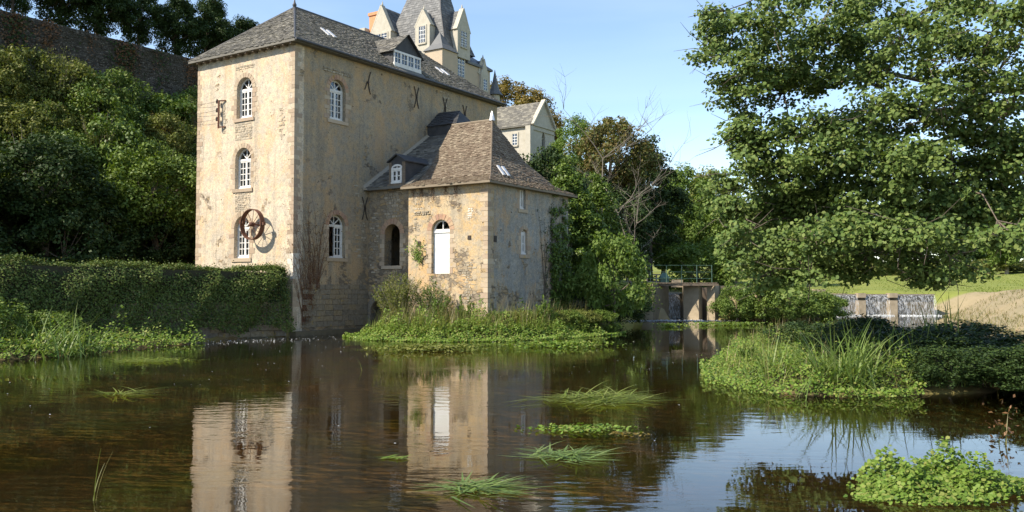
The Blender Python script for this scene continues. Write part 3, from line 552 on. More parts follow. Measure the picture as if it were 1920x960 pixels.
# great roof
def frustum(b, t): m_ = MB(); m_.add(b+t, [(0, 1, 5, 4), (1, 2, 6, 5), (2, 3, 7, 6), (3, 0, 4, 7), (4, 5, 6, 7)]); return m_
b_ = [(-31.4, yn+.4, 24.8), (-23.7, yn+.4, 24.8), (-23.7, yn+5.2, 24.8), (-31.4, yn+5.2, 24.8)]; m1 = [(-30.0, yn+1.0, 28.6), (-24.7, yn+1.0, 28.6), (-24.7, yn+3.4, 28.6), (-30.0, yn+3.4, 28.6)]; t_ = [(-28.6, yn+2.3, 33), (-25.9, yn+2.3, 33), (-25.9, yn+2.7, 33), (-28.6, yn+2.7, 33)]
rf = frustum(b_, m1); rf.add(m1+t_, [(0, 1, 5, 4), (1, 2, 6, 5), (2, 3, 7, 6), (3, 0, 4, 7), (4, 5, 6, 7)]); rf = rf.build('great_roof', 'slate3', cas)
for A, B in ((b_, m1), (m1, t_)):
    slates(rf, 'slate3', A[0], A[1], B[0], B[1], .35, .25); slates(rf, 'slate3', A[1], A[2], B[1], B[2], .35, .25)
mb = MB(); mb.tube([b_[1], m1[1], t_[1]], [.07]*3, 5); mb.build('hip_cap', 'lead', rf)
def cwin(parent, xf, a, b, ww, hh, cols=2, rows=3, cross=True):
    mb = MB(); t = .13; fbox(mb, xf, a-ww/2-t, a-ww/2, b-t, b+hh+t, -.05, .06); fbox(mb, xf, a+ww/2, a+ww/2+t, b-t, b+hh+t, -.05, .06); fbox(mb, xf, a-ww/2, a+ww/2, b+hh, b+hh+t, -.05, .055); fbox(mb, xf, a-ww/2-.08, a+ww/2+.08, b-t-.02, b, -.05, .12)
    if cross: fbox(mb, xf, a-.05, a+.05, b, b+hh, -.05, .05); fbox(mb, xf, a-ww/2, a-.05, b+hh*.6, b+hh*.6+.1, -.05, .048); fbox(mb, xf, a+.05, a+ww/2, b+hh*.6, b+hh*.6+.1, -.05, .048)
    wo = mb.build('window', 'ashlar', parent); bars = MB(); pw, ph = ww/cols, hh/rows
    for i in range(cols):
        for j in range(rows):
            if not cross or cols*rows <= 6: pass
            pane(wo, xf, a-ww/2+pw*i+.02, a-ww/2+pw*(i+1)-.02, b+ph*j+.02, b+ph*(j+1)-.02, .028)
    mbk = MB(); fbox(mbk, xf, a-ww/2, a+ww/2, b, b+hh, .001, .012); mbk.build('dark_backing', 'iron', wo)  # black sheet behind the panes paints the dark interior
    for i in range(cols*2+1): q = a-ww/2+ww*i/(cols*2); fbox(bars, xf, max(a-ww/2, q-.02), min(a+ww/2, q+.02), b, b+hh, .03, .04)
    for j in range(rows*2+1): q = b+hh*j/(rows*2); fbox(bars, xf, a-ww/2, a+ww/2, max(b, q-.02), min(b+hh, q+.02), .031, .038)
    bars.build('glazing_bars', 'white', wo)
def gable_dormer(xf, a, wd, z0, ze_, za, depth, name='dormer'):
    """stone gable front with slate roof running back"""
    mb = MB(); h = wd/2; pts = [(a-h, z0), (a+h, z0), (a+h, ze_), (a, za), (a-h, ze_)]; n = 5
    mb.add([xf(p, q, .25) for p, q in pts]+[xf(p, q, -.3) for p, q in pts], [tuple(range(5)), tuple(range(9, 4, -1))]+[(i, (i+1) % n, n+(i+1) % n, n+i) for i in range(n)])
    g = mb.build(name, 'ashlar', cas); mb = MB(); fbox(mb, xf, a-h+.06, a+h-.06, z0, ze_, -depth, -.3); mb.build('cheek', 'ashlar', g)
    for s_ in (-1, 1):
        e0, e1, t0, t1 = xf(a+s_*(h+.06), ze_-.1, -.28), xf(a+s_*(h+.06), ze_-.1, -depth), xf(a, za-.06, -.28), xf(a, za-.06, -depth); MB().add([e0, e1, t1, t0], [(0, 1, 2, 3)]).build('dormer_roof', 'slate3', g); slates(g, 'slate3', e0, e1, t0, t1, .3, .22)
        mb = MB(); mb.bar(xf(a+s_*(h+.08), ze_-.12, .0), xf(a, za+.05, 0), .26, .07); mb.build('coping', 'ashlar', g)
        fl = MB(); fl.bar(xf(a+s_*(h+.09), ze_-.05, -depth+.3), xf(a+s_*.06, za, -depth+.3), .1, .03); fl.build('flashing', 'zinc', g)
    mb = MB(); mb.tube([xf(a, za, 0), xf(a, za+.2, 0), xf(a, za+.5, 0)], [.1, .09, .02], 6); mb.build('finial', 'ashlar', g)
    return g
g1 = gable_dormer(xN, -31.2, 2.6, 24, 27.2, 29.8, 3.2); cwin(g1, lambda a, b, d: xN(a, b, d+.25), -31.1, 25.6, 1.5, 1.35)
g2 = gable_dormer(xN, -25.93, 1.75, 24.2, 27.0, 28.45, 2.6); cwin(g2, lambda a, b, d: xN(a, b, d+.25), -25.93, 25.25, .8, 1.6, 2, 2, False)
g3 = gable_dormer(xR, 42.65, 2.0, 24, 26.75, 28.8, 3.4); cwin(g3, lambda a, b, d: xR(a, b, d+.25), 42.6, 25.1, .9, 1.5)
g4 = gable_dormer(xR, 46.15, 1.2, 20, 23.2, 24.7, 1.6); cwin(g4, lambda a, b, d: xR(a, b, d+.25), 46.15, 21.6, .6, 1.1, 1, 2, False)
cwin(cas, xR, 42.5, 22.2, 1.0, 1.9); cwin(cas, xN, -25.9, 22.4, .9, 1.0, 2, 2, False)
# corner turret
MB().box((-25.1, yn-.9, 12), (XR+.4, yn+1.4, 24.2)).build('turret', 'castlewall', cas)
mb = MB(); tb_ = [(-25.25, yn-1.05, 24.15), (XR+.55, yn-1.05, 24.15), (XR+.55, yn+1.5, 24.15), (-25.25, yn+1.5, 24.15)]; tm = [(-24.7, yn-.5, 24.8), (XR+.05, yn-.5, 24.8), (XR+.05, yn+.9, 24.8), (-24.7, yn+.9, 24.8)]; ap = [(-24.1, yn+.1, 26.1)]*4
mb.add(tb_+tm, [(0, 1, 5, 4), (1, 2, 6, 5), (2, 3, 7, 6), (3, 0, 4, 7), (3, 2, 1, 0)]); mb.add(tm+[ap[0]], [(0, 1, 4), (1, 2, 4), (2, 3, 4), (3, 0, 4)]); mb.build('turret_roof', 'slate3', cas)
mb = MB(); mb.prism([(XR+.2, 43.4, 23.75), (XR+.2, 43.4, 23.95), (-27, 43.4, 26.4), (-27, 43.4, 23.75)], (0, 4.2, 0)); mb.build('wing_roof', 'slate3', cas)
ch = MB(); ch.box((-33.4, yn+.5, 25), (-32.2, yn+1.4, 29.5)); ch.build('chimney', 'brick', cas); MB().box((-33.5, yn+.4, 29.3), (-32.1, yn+1.5, 29.6)).build('chimney_cap', 'brick', cas)
MB().box((-37.5, yn, 20), (-33.6, yn+3, 27.9)).build('attic', 'ashlar', cas); MB().box((-37.7, yn-.15, 27.7), (-33.4, yn+3, 28.0)).build('cornice', 'ashlar', cas)
MB().tube([(-23.4, 48.2, 18), (-23.4, 48.2, 21.6)], [.5, .5], 8).build('stair_turret', 'ashlar', cas); MB().tube([(-23.4, 48.2, 21.5), (-23.4, 48.2, 21.9), (-23.4, 48.2, 22.6), (-23.4, 48.2, 24.1)], [.85, .55, .3, .02], 8).build('spire', 'slate3', cas)

# chapel
chp = thing('chapel', 'small grey stone chapel with slate roof and pointed window beyond the annex roof', 'chapel', (P0[0], P0[1], 0), TH)
GX, GY0, GY1, GZ, GA = -13.8, 40., 43.75, 16.35, 18.6
xcN = lambda a, b, d: (a, GY0-d, b); xcR = lambda a, b, d: (GX+d, a, b); gm = (GY0+GY1)/2
MB().box((-27, GY0, 9), (GX-.4, GY1, GZ)).build('wall', 'ashlar', chp)
panel('gable', 'ashlar', chp, [(GY0, 9), (GY1, 9), (GY1, GZ), (gm, GA), (GY0, GZ)], [[(gm-.3, 14.2), (gm+.3, 14.2), (gm+.3, 15.4), (gm, 16.0), (gm-.3, 15.4)]], .4, xcR)
mb = MB(); mb.bar((GX-.25, gm, 14.2), (GX-.25, gm, 15.95), .05); mb.bar((GX-.25, gm-.3, 15.3), (GX-.25, gm+.3, 15.3), .04); wo = mb.build('lancet_window', 'ashlar', chp); pane(wo, xcR, gm-.3, gm+.3, 14.2, 15.95, -.3)
mb = MB()
for s_ in (-1, 1): mb.bar((GX+.03, gm+s_*(GY1-GY0)/2+s_*.1, GZ-.1), (GX+.03, gm, GA+.12), .2, .08)
mb.bar((GX+.05, GY0-.05, GZ-.05), (GX+.05, GY1+.05, GZ-.05), .06, .1); mb.bar((GX+.05, GY0, GZ-.5), (GX+.05, GY1, GZ-.5), .05, .04); mb.build('coping', 'ashlar', chp)
for s_, ye in ((-1, GY0-.25), (1, GY1+.25)):
    MB().prism([(-27, ye, GZ-.12), (GX-.05, ye, GZ-.12), (GX-.05, gm, GA), (-27, gm, GA)], (0, 0, -.1)).build('roof', 'slate', chp)
slates(chp, 'slate', (-27, GY0-.25, GZ-.12), (GX-.05, GY0-.25, GZ-.12), (-27, gm, GA), (GX-.05, gm, GA), .3, .22)
cwin(chp, xcN, -15.6, 14.6, .5, 1.0, 1, 2, False)
for q in (GX+.1,): MB().box((q-.5, GY0-.5, 9), (q, GY0+.02, 16.1)).build('buttress', 'ashlar', chp)

# ---------------------------------------------------------------- retaining wall, river wall, hedge
rw = thing('retaining_wall', 'long rubble retaining wall coloured dark for shade above the bushy hillside', 'wall', (P0[0], P0[1], 0), TH)
mb = MB(); n = 46
for i in range(n):
    y0, y1 = -30+i*1.2, -30+(i+1)*1.2; j = lambda: random.uniform(-.06, .06); mb.hexa([(-24.7, y0, 8), (-22.55, y0, 8), (-22.55, y1, 8), (-24.7, y1, 8), (-24.7, y0, 17.1), (-22.75, y0, 17.1), (-22.75, y1, 17.1), (-24.7, y1, 17.1)])
wl_o = mb.build('wall', 'retain', rw)
mb = MB(); xw = lambda a, b, d: (-22.56-.2*(b-8)/9.1+d, a, b)
b = 12.0
while b < 17.0:
    h = random.uniform(.11, .2); a = -12.
    while a < 22:
        ww = random.uniform(.14, .42); p_ = random.uniform(.0, .07); r = lambda: random.uniform(-.03, .03); q = .02
        if random.random() < .8: mb.hexa([xw(a+q, b+q, -.05), xw(a+ww-q, b+q, -.05), xw(a+ww-q+r(), b+q+r(), p_), xw(a+q+r(), b+q+r(), p_), xw(a+q, b+h-q, -.05), xw(a+ww-q, b+h-q, -.05), xw(a+ww-q+r(), b+h-q+r(), p_), xw(a+q+r(), b+h-q+r(), p_)])
        a += ww
    b += h
o = mb.build('rubble_facing', 'retain', rw); o['kind'] = 'stuff'
# river wall
A_, B_ = np.array([-8.95, 34.85]), np.array([-24., 16.9]); dW = (B_-A_)/np.linalg.norm(B_-A_); nW = np.array([-dW[1], dW[0]])
if nW[0] < 0: nW = -nW
rvw = thing('river_wall', 'low mossy stone river wall under the hedge beside the mill', 'wall', (A_[0], A_[1], 0), math.atan2(dW[1], dW[0]))
sgn = 1 if (-math.sin(math.atan2(dW[1], dW[0])))*nW[0]+math.cos(math.atan2(dW[1], dW[0]))*nW[1] > 0 else -1
MB().box((0, -sgn*.5, -.7), (23, 0, 1.25)).build('wall', 'darkstone', rvw)
xv = lambda a, b, d: (a, sgn*d, b); b = .02
while b < 1.15:
    h = random.uniform(.17, .28); a = random.uniform(0, .2)
    while a < 7:
        ww = random.uniform(.3, .7); piece('stone', 'block', rvw, xv, a+.012, a+ww-.012, b+.012, b+h-.012, random.uniform(.02, .08), .05, .02); a += ww
    b += h
def hedge_pts(n):
    t = rng.uniform(0, 19.5, n); sd = rng.choice(3, n, p=[.62, .3, .08]); top = 2.58+.012*t+.05*np.sin(t*2.1)
    low = np.clip(.18+.3*np.sin(t*1.3)**2-.2*(t > 6), 0, 1); z = np.where(sd == 0, low+(top-low)*rng.uniform(0, 1, n), top); top = top+.07*np.sin(t*1.3+.5)+.05*np.sin(t*4.7); z = np.where(sd == 0, z, top+np.where(rng.random(n) < .03, rng.uniform(0, .22, n), 0)); off = np.where(sd == 0, .26+.2*np.sin(z*2.4+t*1.9)*np.sin(t*.9+.4)+.1*np.sin(t*5.3+z*4)+.12*np.clip(2.0-z, 0, 2)-.55*np.clip((z-top+.55)/.55, 0, 1)**2, -rng.uniform(0, 1.25, n)); t = np.where(sd == 2, .05, t); off = np.where(sd == 2, -rng.uniform(0, 1.2, n), off); z = np.where(sd == 2, rng.uniform(1, 1, n)*top-rng.uniform(0, 1.4, n), z)
    P = np.stack([A_[0]+dW[0]*t+nW[0]*off, A_[1]+dW[1]*t+nW[1]*off, z], 1)+rng.normal(size=(n, 3))*.055
    N = np.where((sd == 0)[:, None], np.stack([np.full(n, nW[0]), np.full(n, nW[1]), .5+1.2*np.clip(z-1.7, 0, 1)], 1), np.array([0, 0, 1.]))+rng.normal(size=(n, 3))*.6; return P, N
hd = thing('clipped_hedge', 'long clipped green hedge trailing down over the river wall', 'hedge', (A_[0], A_[1], 0))
P, N = hedge_pts(85000); o = link('foliage', leaf_mesh('foliage', P-np.array([A_[0], A_[1], 0]), N, .075, .65), 'hedge', hd)
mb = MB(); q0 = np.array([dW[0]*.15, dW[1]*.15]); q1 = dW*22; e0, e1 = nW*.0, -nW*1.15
mb.hexa([(*(q0+e0), .9), (*(q1+e0), .9), (*(q1+e1), .9), (*(q0+e1), .9), (*(q0+e0), 2.5), (*(q1+e0), 2.72), (*(q1+e1), 2.72), (*(q0+e1), 2.5)]); mb.build('branches', 'core', hd)  # solid dark core box inside the leaves, no separate twigs

# ---------------------------------------------------------------- sluice and weir
sl_o = thing('sluice', 'stone sluice with plank footbridge, green railing and thin waterfall', 'sluice', (0, 0, 0))
MB().hexa([(7.2, 54.3, -.7), (8.55, 53.4, -.7), (8.6, 57, -.7), (7.2, 57, -.7), (7.2, 54.3, 2.2), (8.55, 53.4, 2.2), (8.6, 57, 2.2), (7.2, 57, 2.2)]).build('abutment', 'concrete', sl_o)
MB().hexa([(8.56, 53.39, -.7), (9.85, 55.35, -.7), (9.5, 57.5, -.7), (8.61, 57.5, -.7), (8.56, 53.39, 2.2), (9.85, 55.35, 2.2), (9.5, 57.5, 2.2), (8.61, 57.5, 2.2)]).build('wing_wall', 'darkstone', sl_o)  # dark stone colour paints the shade on this right-facing wall
MB().box((9.6, 57.0, -.7), (11.2, 58.2, 1.62)).build('sill', 'darkstone', sl_o)
MB().hexa([(10.72, 55.1, -.7), (11.55, 54.5, -.7), (11.9, 55.1, -.7), (11.05, 57.2, -.7), (10.72, 55.1, 2.2), (11.55, 54.5, 2.2), (11.9, 55.1, 2.2), (11.05, 57.2, 2.2)]).build('pier', 'concrete', sl_o)
MB().hexa([(12.08, 54.6, -.7), (12.5, 54.3, -.7), (12.9, 54.9, -.7), (12.4, 56, -.7), (12.08, 54.6, 2.15), (12.5, 54.3, 2.15), (12.9, 54.9, 2.15), (12.4, 56, 2.15)]).build('pier', 'concrete', sl_o)
MB().box((12.92, 54.95, -.7), (16.2, 56.4, 2.12)).build('abutment', 'darkstone', sl_o); MB().box((11.3, 56.6, -.7), (12.9, 57, 2.0)).build('gate', 'wood', sl_o)  # right abutment coloured dark to stand for its shadow
mb = MB()
for i in range(12):
    t0, t1 = i/12, (i+1)/12; z0 = 1.62 if i == 0 else 1.62-1.6*(t0**1.3); z1 = 1.62-1.6*(t1**1.3); y0, y1 = 57-.5*t0**.5, 57-.5*t1**.5; mb.add([(9.86, y0, z0), (10.8, y0, z0), (10.8, y1, z1), (9.86, y1, z1)], [(0, 1, 2, 3)])
mb.build('falling_water', 'thinfall', sl_o)
for i in range(22):
    x0 = 8.4+i*.195; MB().box((x0, 53.9+.02*i, 2.23+random.uniform(0, .015)), (x0+.175, 54.9+.02*i, 2.3)).build('plank', 'wood', sl_o)
MB().box((8.4, 54.1, 2.1), (12.7, 54.25, 2.225)).build('beam', 'wood', sl_o); MB().box((8.4, 54.7, 2.1), (12.7, 54.85, 2.225)).build('beam', 'wood', sl_o)
rl = MB(); posts = [8.5, 9.5, 10.45, 11.4, 12.35]
for x in posts: MB().tube([(x, 54.0+.02*(x-8.4)*5, 2.25), (x, 54.0+.02*(x-8.4)*5, 3.38)], [.022, .022], 6).build('rail_post', 'green', sl_o)
for z in (3.36, 2.95, 2.55): MB().tube([(8.0, 54.0, z), (8.5, 54.0, z), (12.35, 54.4, z)], [.012]*3, 5).build('rail', 'green', sl_o)
mb = MB(); mb.box((9.55, 56.6, 2.2), (10.1, 57.1, 2.62)); mb.add([(9.5, 56.5, 2.62), (10.15, 56.5, 2.62), (10.15, 57.2, 2.62), (9.5, 57.2, 2.62), (9.7, 56.85, 2.95), (9.95, 56.85, 2.95)], [(0, 1, 5, 4), (1, 2, 5), (2, 3, 4, 5), (3, 0, 4), (3, 2, 1, 0)]); tag(mb.build('gate_gear_housing', 'green'), 'small green metal housing with pitched lid behind the sluice railing', 'housing')
tag(MB().box((10.25, 56.4, 2.02), (10.95, 56.9, 2.5)).build('stone_block', 'concrete'), 'pale stone block on the bank behind the sluice railing', 'block')
fn = thing('wooden_fence', 'pale post and rail fence in the shade behind the sluice', 'fence', (7.6, 60, 1.9))
for i in range(5): MB().box((-.4+i*.65, 0, -.3), (-.3+i*.65, .1, 1.0)).build('post', 'barkpale', fn)
for z in (.45, .95): MB().box((-.6, -.04, z), (2.6, -.003, z+.08)).build('rail', 'barkpale', fn)
tag(MB().tube([(7.7, 60.5, 5.2), (8.4, 60.5, 4.3), (9.2, 60.6, 3.3)], [.05, .055, .06], 7).build('leaning_pole', 'barkpale'), 'bare wooden pole leaning in the shade above the sluice', 'pole')
we = thing('weir', 'low weir with three white curtains of falling water below the meadow', 'weir', (23, 63.4, 0))
MB().box((-1.2, .5, -.7), (7.6, 1.6, 1.5)).build('sill', 'darkstone', we)
piers = [(-.5, .05), (1.9, 2.42), (4.15, 4.7)]
for a, b in piers:
    MB().box((a, -.1, -.7), (b, .5, 1.1)).build('pier', 'concrete', we); MB().box((a-.02, -.1, 1.3), (b+.02, .55, 1.62)).build('pier_cap', 'concrete', we)
MB().box((-.5, .25, 1.505), (7.6, .45, 1.56)).build('crest_board', 'wood', we)
for a, b in ((.05, 1.9), (2.42, 4.15), (4.7, 7.5)):
    mb = MB(); nn = 10
    for i in range(nn):
        t0, t1 = i/nn, (i+1)/nn; f = lambda t: (.28-.55*t**.6, 1.53-1.55*t**1.4); (ya, za), (yb, zb) = f(t0), f(t1); mb.add([(a, ya, za), (b, ya, za), (b, yb, zb), (a, yb, zb)], [(0, 1, 2, 3)])
    mb.build('falling_water', 'fall', we)
    n = 500; P = np.stack([rng.uniform(a, b, n), -.3-np.abs(rng.normal(size=n))*.25, rng.uniform(.0, .06, n)], 1); link('splash', leaf_mesh('splash', P, np.array([[0, -.3, 1.]]*n)+rng.normal(size=(n, 3))*.3, .1, .7), 'foam', we)['kind'] = 'stuff'
MB().box((-1.3, -.4, -.7), (-.55, 1.2, 1.9)).build('abutment', 'concrete', we)
def foam(name, label, cx, cy, sx, sy, n, sz, rot=0):
    a, b = rng.normal(size=n)*sx, rng.normal(size=n)*sy; c, s_ = math.cos(rot), math.sin(rot); P = np.stack([cx+a*c-b*s_, cy+a*s_+b*c, np.full(n, .008)+rng.uniform(0, .01, n)], 1)
    o = link(name, leaf_mesh(name, P, np.array([[0, 0, 1.]]*n)+rng.normal(size=(n, 3))*.12, sz, .8), 'foam'); tag(o, label, 'foam'); o['kind'] = 'stuff'
foam('foam_flecks', 'white foam flecks drifting on dark water below the hedge wall', -9.3, 31.5, 1.5, 1.0, 260, .05, .8)
foam('foam_flecks', 'white foam streaks on the water below the sluice fall', 9.6, 52.5, 1.3, .6, 700, .16, 0)
foam('foam_flecks', 'white foam at the foot of the thin sluice waterfall', 10.3, 56.3, .4, .12, 260, .14, 0)
foam('foam_flecks', 'scattered pale specks on the river beside the grassy island', -3.2, 22, 5, 6, 160, .03, 0)

# ---------------------------------------------------------------- vegetation
def rot_to(o, mat):
    for sl__ in o.material_slots: sl__.link = 'OBJECT'; sl__.material = M[mat]
def crown_mesh(name, r, h, n, ls, ncl, seed, flat=.75, up=.6, kind='kite', wr=.6, shape=1., hollow=.45, clr=.24):
    q = np.random.default_rng(seed); d = unit(q.normal(size=(ncl, 3))); rr = q.uniform(hollow, 1, ncl)**.6
    c = d*rr[:, None]; c[:, 2] = c[:, 2]*.5+.5; k_ = 1-shape*.55*np.clip(c[:, 2]-.35, 0, 1)*1.4; bump = 1+.22*np.sin(d[:, 0]*5+seed)*np.cos(d[:, 1]*4+d[:, 2]*3)
    c = np.stack([c[:, 0]*r*k_*bump, c[:, 1]*r*k_*bump, c[:, 2]*h], 1); wgt = q.uniform(.4, 1.6, ncl); idx = q.choice(ncl, n, p=wgt/wgt.sum())
    cr = clr*r*q.uniform(.6, 1.35, ncl); e = q.normal(size=(n, 3)); e = unit(e)*(q.uniform(0, 1, n)**.45)[:, None]
    P = c[idx]+e*cr[idx][:, None]*np.array([1, 1, flat]); N = e*.8+np.array([0, 0, up])+q.normal(size=(n, 3))*.45
    return leaf_mesh(name, P, N, ls, wr, kind, r=q), c
def trunk_mesh(name, h0, htot, r, pts, seed, tr=.16, nl=9):
    q = random.Random(seed); mb = MB(); lean = [(0, 0, -.5), (q.uniform(-.1, .1)*r*.3, q.uniform(-.1, .1)*r*.3, h0*.5), (q.uniform(-.15, .15)*r, q.uniform(-.15, .15)*r, h0+.25*(htot-h0)), (0, 0, h0+.7*(htot-h0))]
    mb.tube(lean, [tr*1.25, tr, tr*.75, tr*.25], 8); ids = list(range(len(pts))); q.shuffle(ids)
    for i in ids[:nl]:
        p = Vector(pts[i])+Vector((0, 0, h0)); s_ = Vector(lean[2]) if p.z > lean[2][2]+.3 else Vector(lean[1]).lerp(Vector(lean[2]), .7); m_ = s_.lerp(p, .5)+Vector((q.uniform(-.1, .1)*r, q.uniform(-.1, .1)*r, -.05*r)); mb.tube([s_, m_, p], [tr*.42, tr*.26, tr*.07], 5)
    return mb.mesh(name)
PROTO = {}
def proto(key, **kw):
    cm, c = crown_mesh('crown', **{k: v for k, v in kw.items() if k not in ('h0', 'tr', 'nl')}); tm = trunk_mesh('trunk', kw['h0'], kw['h0']+kw['h'], kw['r'], c, kw['seed'], kw.get('tr', .16), kw.get('nl', 10)); cm.materials.append(M['green1']); tm.materials.append(M['bark']); PROTO[key] = (cm, tm, kw['h0'])
# unit-like prototypes: crown radius 2.5
proto('broad', r=2.5, h=5, n=17000, ls=.17, ncl=130, seed=1, h0=1.6)
proto('broad2', r=2.5, h=4.2, n=17000, ls=.17, ncl=110, seed=2, h0=1.2, shape=.5)
proto('tall', r=2.0, h=8, n=20000, ls=.17, ncl=170, seed=3, h0=1.0, shape=1.2)
proto('pollard', r=1.85, h=4.3, n=24000, ls=.13, ncl=130, seed=4, h0=1.3, shape=.5, tr=.13, hollow=.2)
proto('shrub', r=1.5, h=2.3, n=9000, ls=.105, ncl=80, seed=5, h0=.15, shape=.5, tr=.06)
proto('shrub2', r=1.6, h=2.0, n=9000, ls=.125, ncl=70, seed=6, h0=.1, shape=.4, tr=.06)
proto('far', r=3.2, h=7.5, n=10000, ls=.36, ncl=100, seed=8, h0=.5, tr=.25, hollow=.2)
def tree(name, label, cat, key, x, y, z, sr, sz, mat, group=None, rz=None, bark='bark'):
    cm, tm, h0 = PROTO[key]; t = thing(name, label, cat, (x, y, z), random.uniform(0, 6.28) if rz is None else rz, group); t.scale = (sr, sr, sz)
    c = link('crown', cm, None, t, (0, 0, h0)); rot_to(c, mat); c['kind'] = 'stuff'; k_ = link('trunk', tm, None, t); rot_to(k_, bark); return t
G = lambda x, y: float(ground(np.array([x]), np.array([y]))[0])
# feathery, twiggy shrubs
def feather(name, label, cat, x, y, z, h, r, mat, n=60, nl=4500, seed=0, ls=.07, bare=False, group=None, bark='barkpale', up=1.0):
    q = np.random.default_rng(seed); t = thing(name, label, cat, (x, y, z), 0, group); mb = MB(); P = []; D = []
    for i in range(n):
        a = q.uniform(0, 6.28); s_ = q.uniform(.05, 1)**.6; e = np.array([math.cos(a)*r*s_, math.sin(a)*r*s_, h*(1-.45*s_**2*up)*q.uniform(.75, 1.08)]); b = np.array([math.cos(a)*r*.15*s_, math.sin(a)*r*.15*s_, 0]); m_ = b*.4+e*.5+np.array([0, 0, h*.12])+q.normal(size=3)*.06*r
        tt = np.linspace(0, 1, 5)[:, None]; c = b*(1-tt)**2+2*m_*tt*(1-tt)+e*tt**2; mb.tube(c, [.02*h/3, .016*h/3, .012*h/3, .008*h/3, .003], 4)
        k_ = nl//n; u_ = q.uniform(.3, 1, k_)[:, None]; pt = b*(1-u_)**2+2*m_*u_*(1-u_)+e*u_**2; P.append(pt+q.normal(size=(k_, 3))*.10*r*(.4+.3*(1-u_))); D.append(np.repeat((e-m_)[None], k_, 0))
    mb.build('stems', bark, t)
    if not bare:
        P = np.concatenate(P); D = unit(np.concatenate(D)); c = link('foliage', leaf_mesh('foliage', P, q.normal(size=(len(P), 3))+np.array([0, 0, .6]), ls, .4, T=D, r=q), mat, t); c['kind'] = 'stuff'
    return t
# row of pollarded trees behind the retaining wall
for i, ly in enumerate((-6.4, -3.6, -.9, 1.8, 4.4, 7.1, 9.8, 12.4, 15.2, 18.2, 21.5)):
    x, y = LW(-25.2+.3*math.sin(i*2.), ly); tree('pollarded_tree', 'dark pollarded tree in the row above the retaining wall', 'tree', 'pollard', x, y, 16.3, 1.02+.1*math.sin(i*1.7), 1.05+.08*math.cos(i*2.3), 'green2', 'pollarded trees above the retaining wall')
# hillside
n = 60000; lx = -rng.uniform(7.6, 22.4, n); ly = rng.uniform(-26, 20, n); px = P0[0]+Rx[0]*lx+Uy[0]*ly; py = P0[1]+Rx[1]*lx+Uy[1]*ly
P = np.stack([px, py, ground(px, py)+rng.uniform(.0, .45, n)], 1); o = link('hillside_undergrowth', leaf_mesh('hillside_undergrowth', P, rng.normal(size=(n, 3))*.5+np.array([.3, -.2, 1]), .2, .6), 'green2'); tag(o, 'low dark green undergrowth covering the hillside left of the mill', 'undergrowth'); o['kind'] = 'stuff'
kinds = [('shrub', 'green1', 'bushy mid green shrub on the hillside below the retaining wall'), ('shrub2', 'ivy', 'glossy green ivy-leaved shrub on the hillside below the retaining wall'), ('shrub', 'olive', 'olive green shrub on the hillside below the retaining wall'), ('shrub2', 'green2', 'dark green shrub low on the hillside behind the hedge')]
hs = random.Random(11)
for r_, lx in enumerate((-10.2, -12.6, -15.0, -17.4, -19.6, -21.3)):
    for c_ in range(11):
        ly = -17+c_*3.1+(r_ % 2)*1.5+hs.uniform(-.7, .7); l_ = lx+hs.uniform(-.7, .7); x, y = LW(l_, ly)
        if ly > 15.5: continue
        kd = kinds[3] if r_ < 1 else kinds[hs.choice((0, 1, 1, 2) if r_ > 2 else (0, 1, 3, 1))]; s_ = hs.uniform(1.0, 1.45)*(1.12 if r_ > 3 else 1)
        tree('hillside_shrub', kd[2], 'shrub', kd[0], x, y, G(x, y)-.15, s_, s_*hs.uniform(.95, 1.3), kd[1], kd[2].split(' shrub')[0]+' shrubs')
for lx, ly, h, r, m_, lb in ((-20.2, 1.5, 4.4, 2.0, 'olive', 'tall feathery yellow-green shrub reaching up the retaining wall'), (-19.6, 10.3, 4.0, 2.2, 'olive', 'broad twiggy olive shrub below the wall next to the mill'), (-18.6, 6.6, 2.8, 1.6, 'gold', 'low yellowish feathery shrub between two taller hillside shrubs')):
    x, y = LW(lx, ly); feather('feathery_shrub', lb, 'shrub', x, y, G(x, y)-.1, h, r, m_, 80, 6500, int(h*10), .1)
n = 16000; ly = rng.uniform(-14, 20, n); keep = np.sin(ly*1.1)+np.sin(ly*2.7+1)+rng.normal(size=n)*.5 > .5; ly = ly[keep]; zz = 17.1-np.abs(rng.normal(size=len(ly)))*1.3; P = np.array([[*LW(-22.66, a), b] for a, b in zip(ly, zz)])+rng.normal(size=(len(ly), 3))*.09; o = tag(link('hanging_growth', leaf_mesh('hanging_growth', P, rng.normal(size=P.shape)*.5+np.array([.6, -.4, .4]), .14, .6), 'deadleaf'), 'brownish dry creeper hanging over the top of the retaining wall', 'creeper'); o['kind'] = 'stuff'
n = 12000; ly = rng.uniform(-14, 20, n); keep = np.sin(ly*.8+2)+np.sin(ly*2.1)+rng.normal(size=n)*.5 > .7; ly = ly[keep]; zz = 17.0-np.abs(rng.normal(size=len(ly)))*2.4; P = np.array([[*LW(-22.6, a), b] for a, b in zip(ly, zz)])+rng.normal(size=(len(ly), 3))*.12; o = tag(link('wall_ivy', leaf_mesh('wall_ivy', P, rng.normal(size=P.shape)*.5+np.array([.6, -.4, .4]), .16, .65), 'green2'), 'dark ivy patches clinging to the face of the retaining wall', 'ivy'); o['kind'] = 'stuff'
for i in range(14):
    lx = (-21.0, -18.4, -15.8, -13.4)[i % 4]+hs.uniform(-.6, .6); ly = -9+i*1.75+hs.uniform(-.5, .5); x, y = LW(lx, ly); h = hs.uniform(2.6, 3.9); feather('scrub', 'thin-stemmed tangled scrub sprouting between the hillside shrubs', 'shrub', x, y, G(x, y)+.3, h, h*.5, ('olive', 'green1', 'light')[i % 3], 45, 3200, 100+i, .11, group='tangled scrub on the hillside')
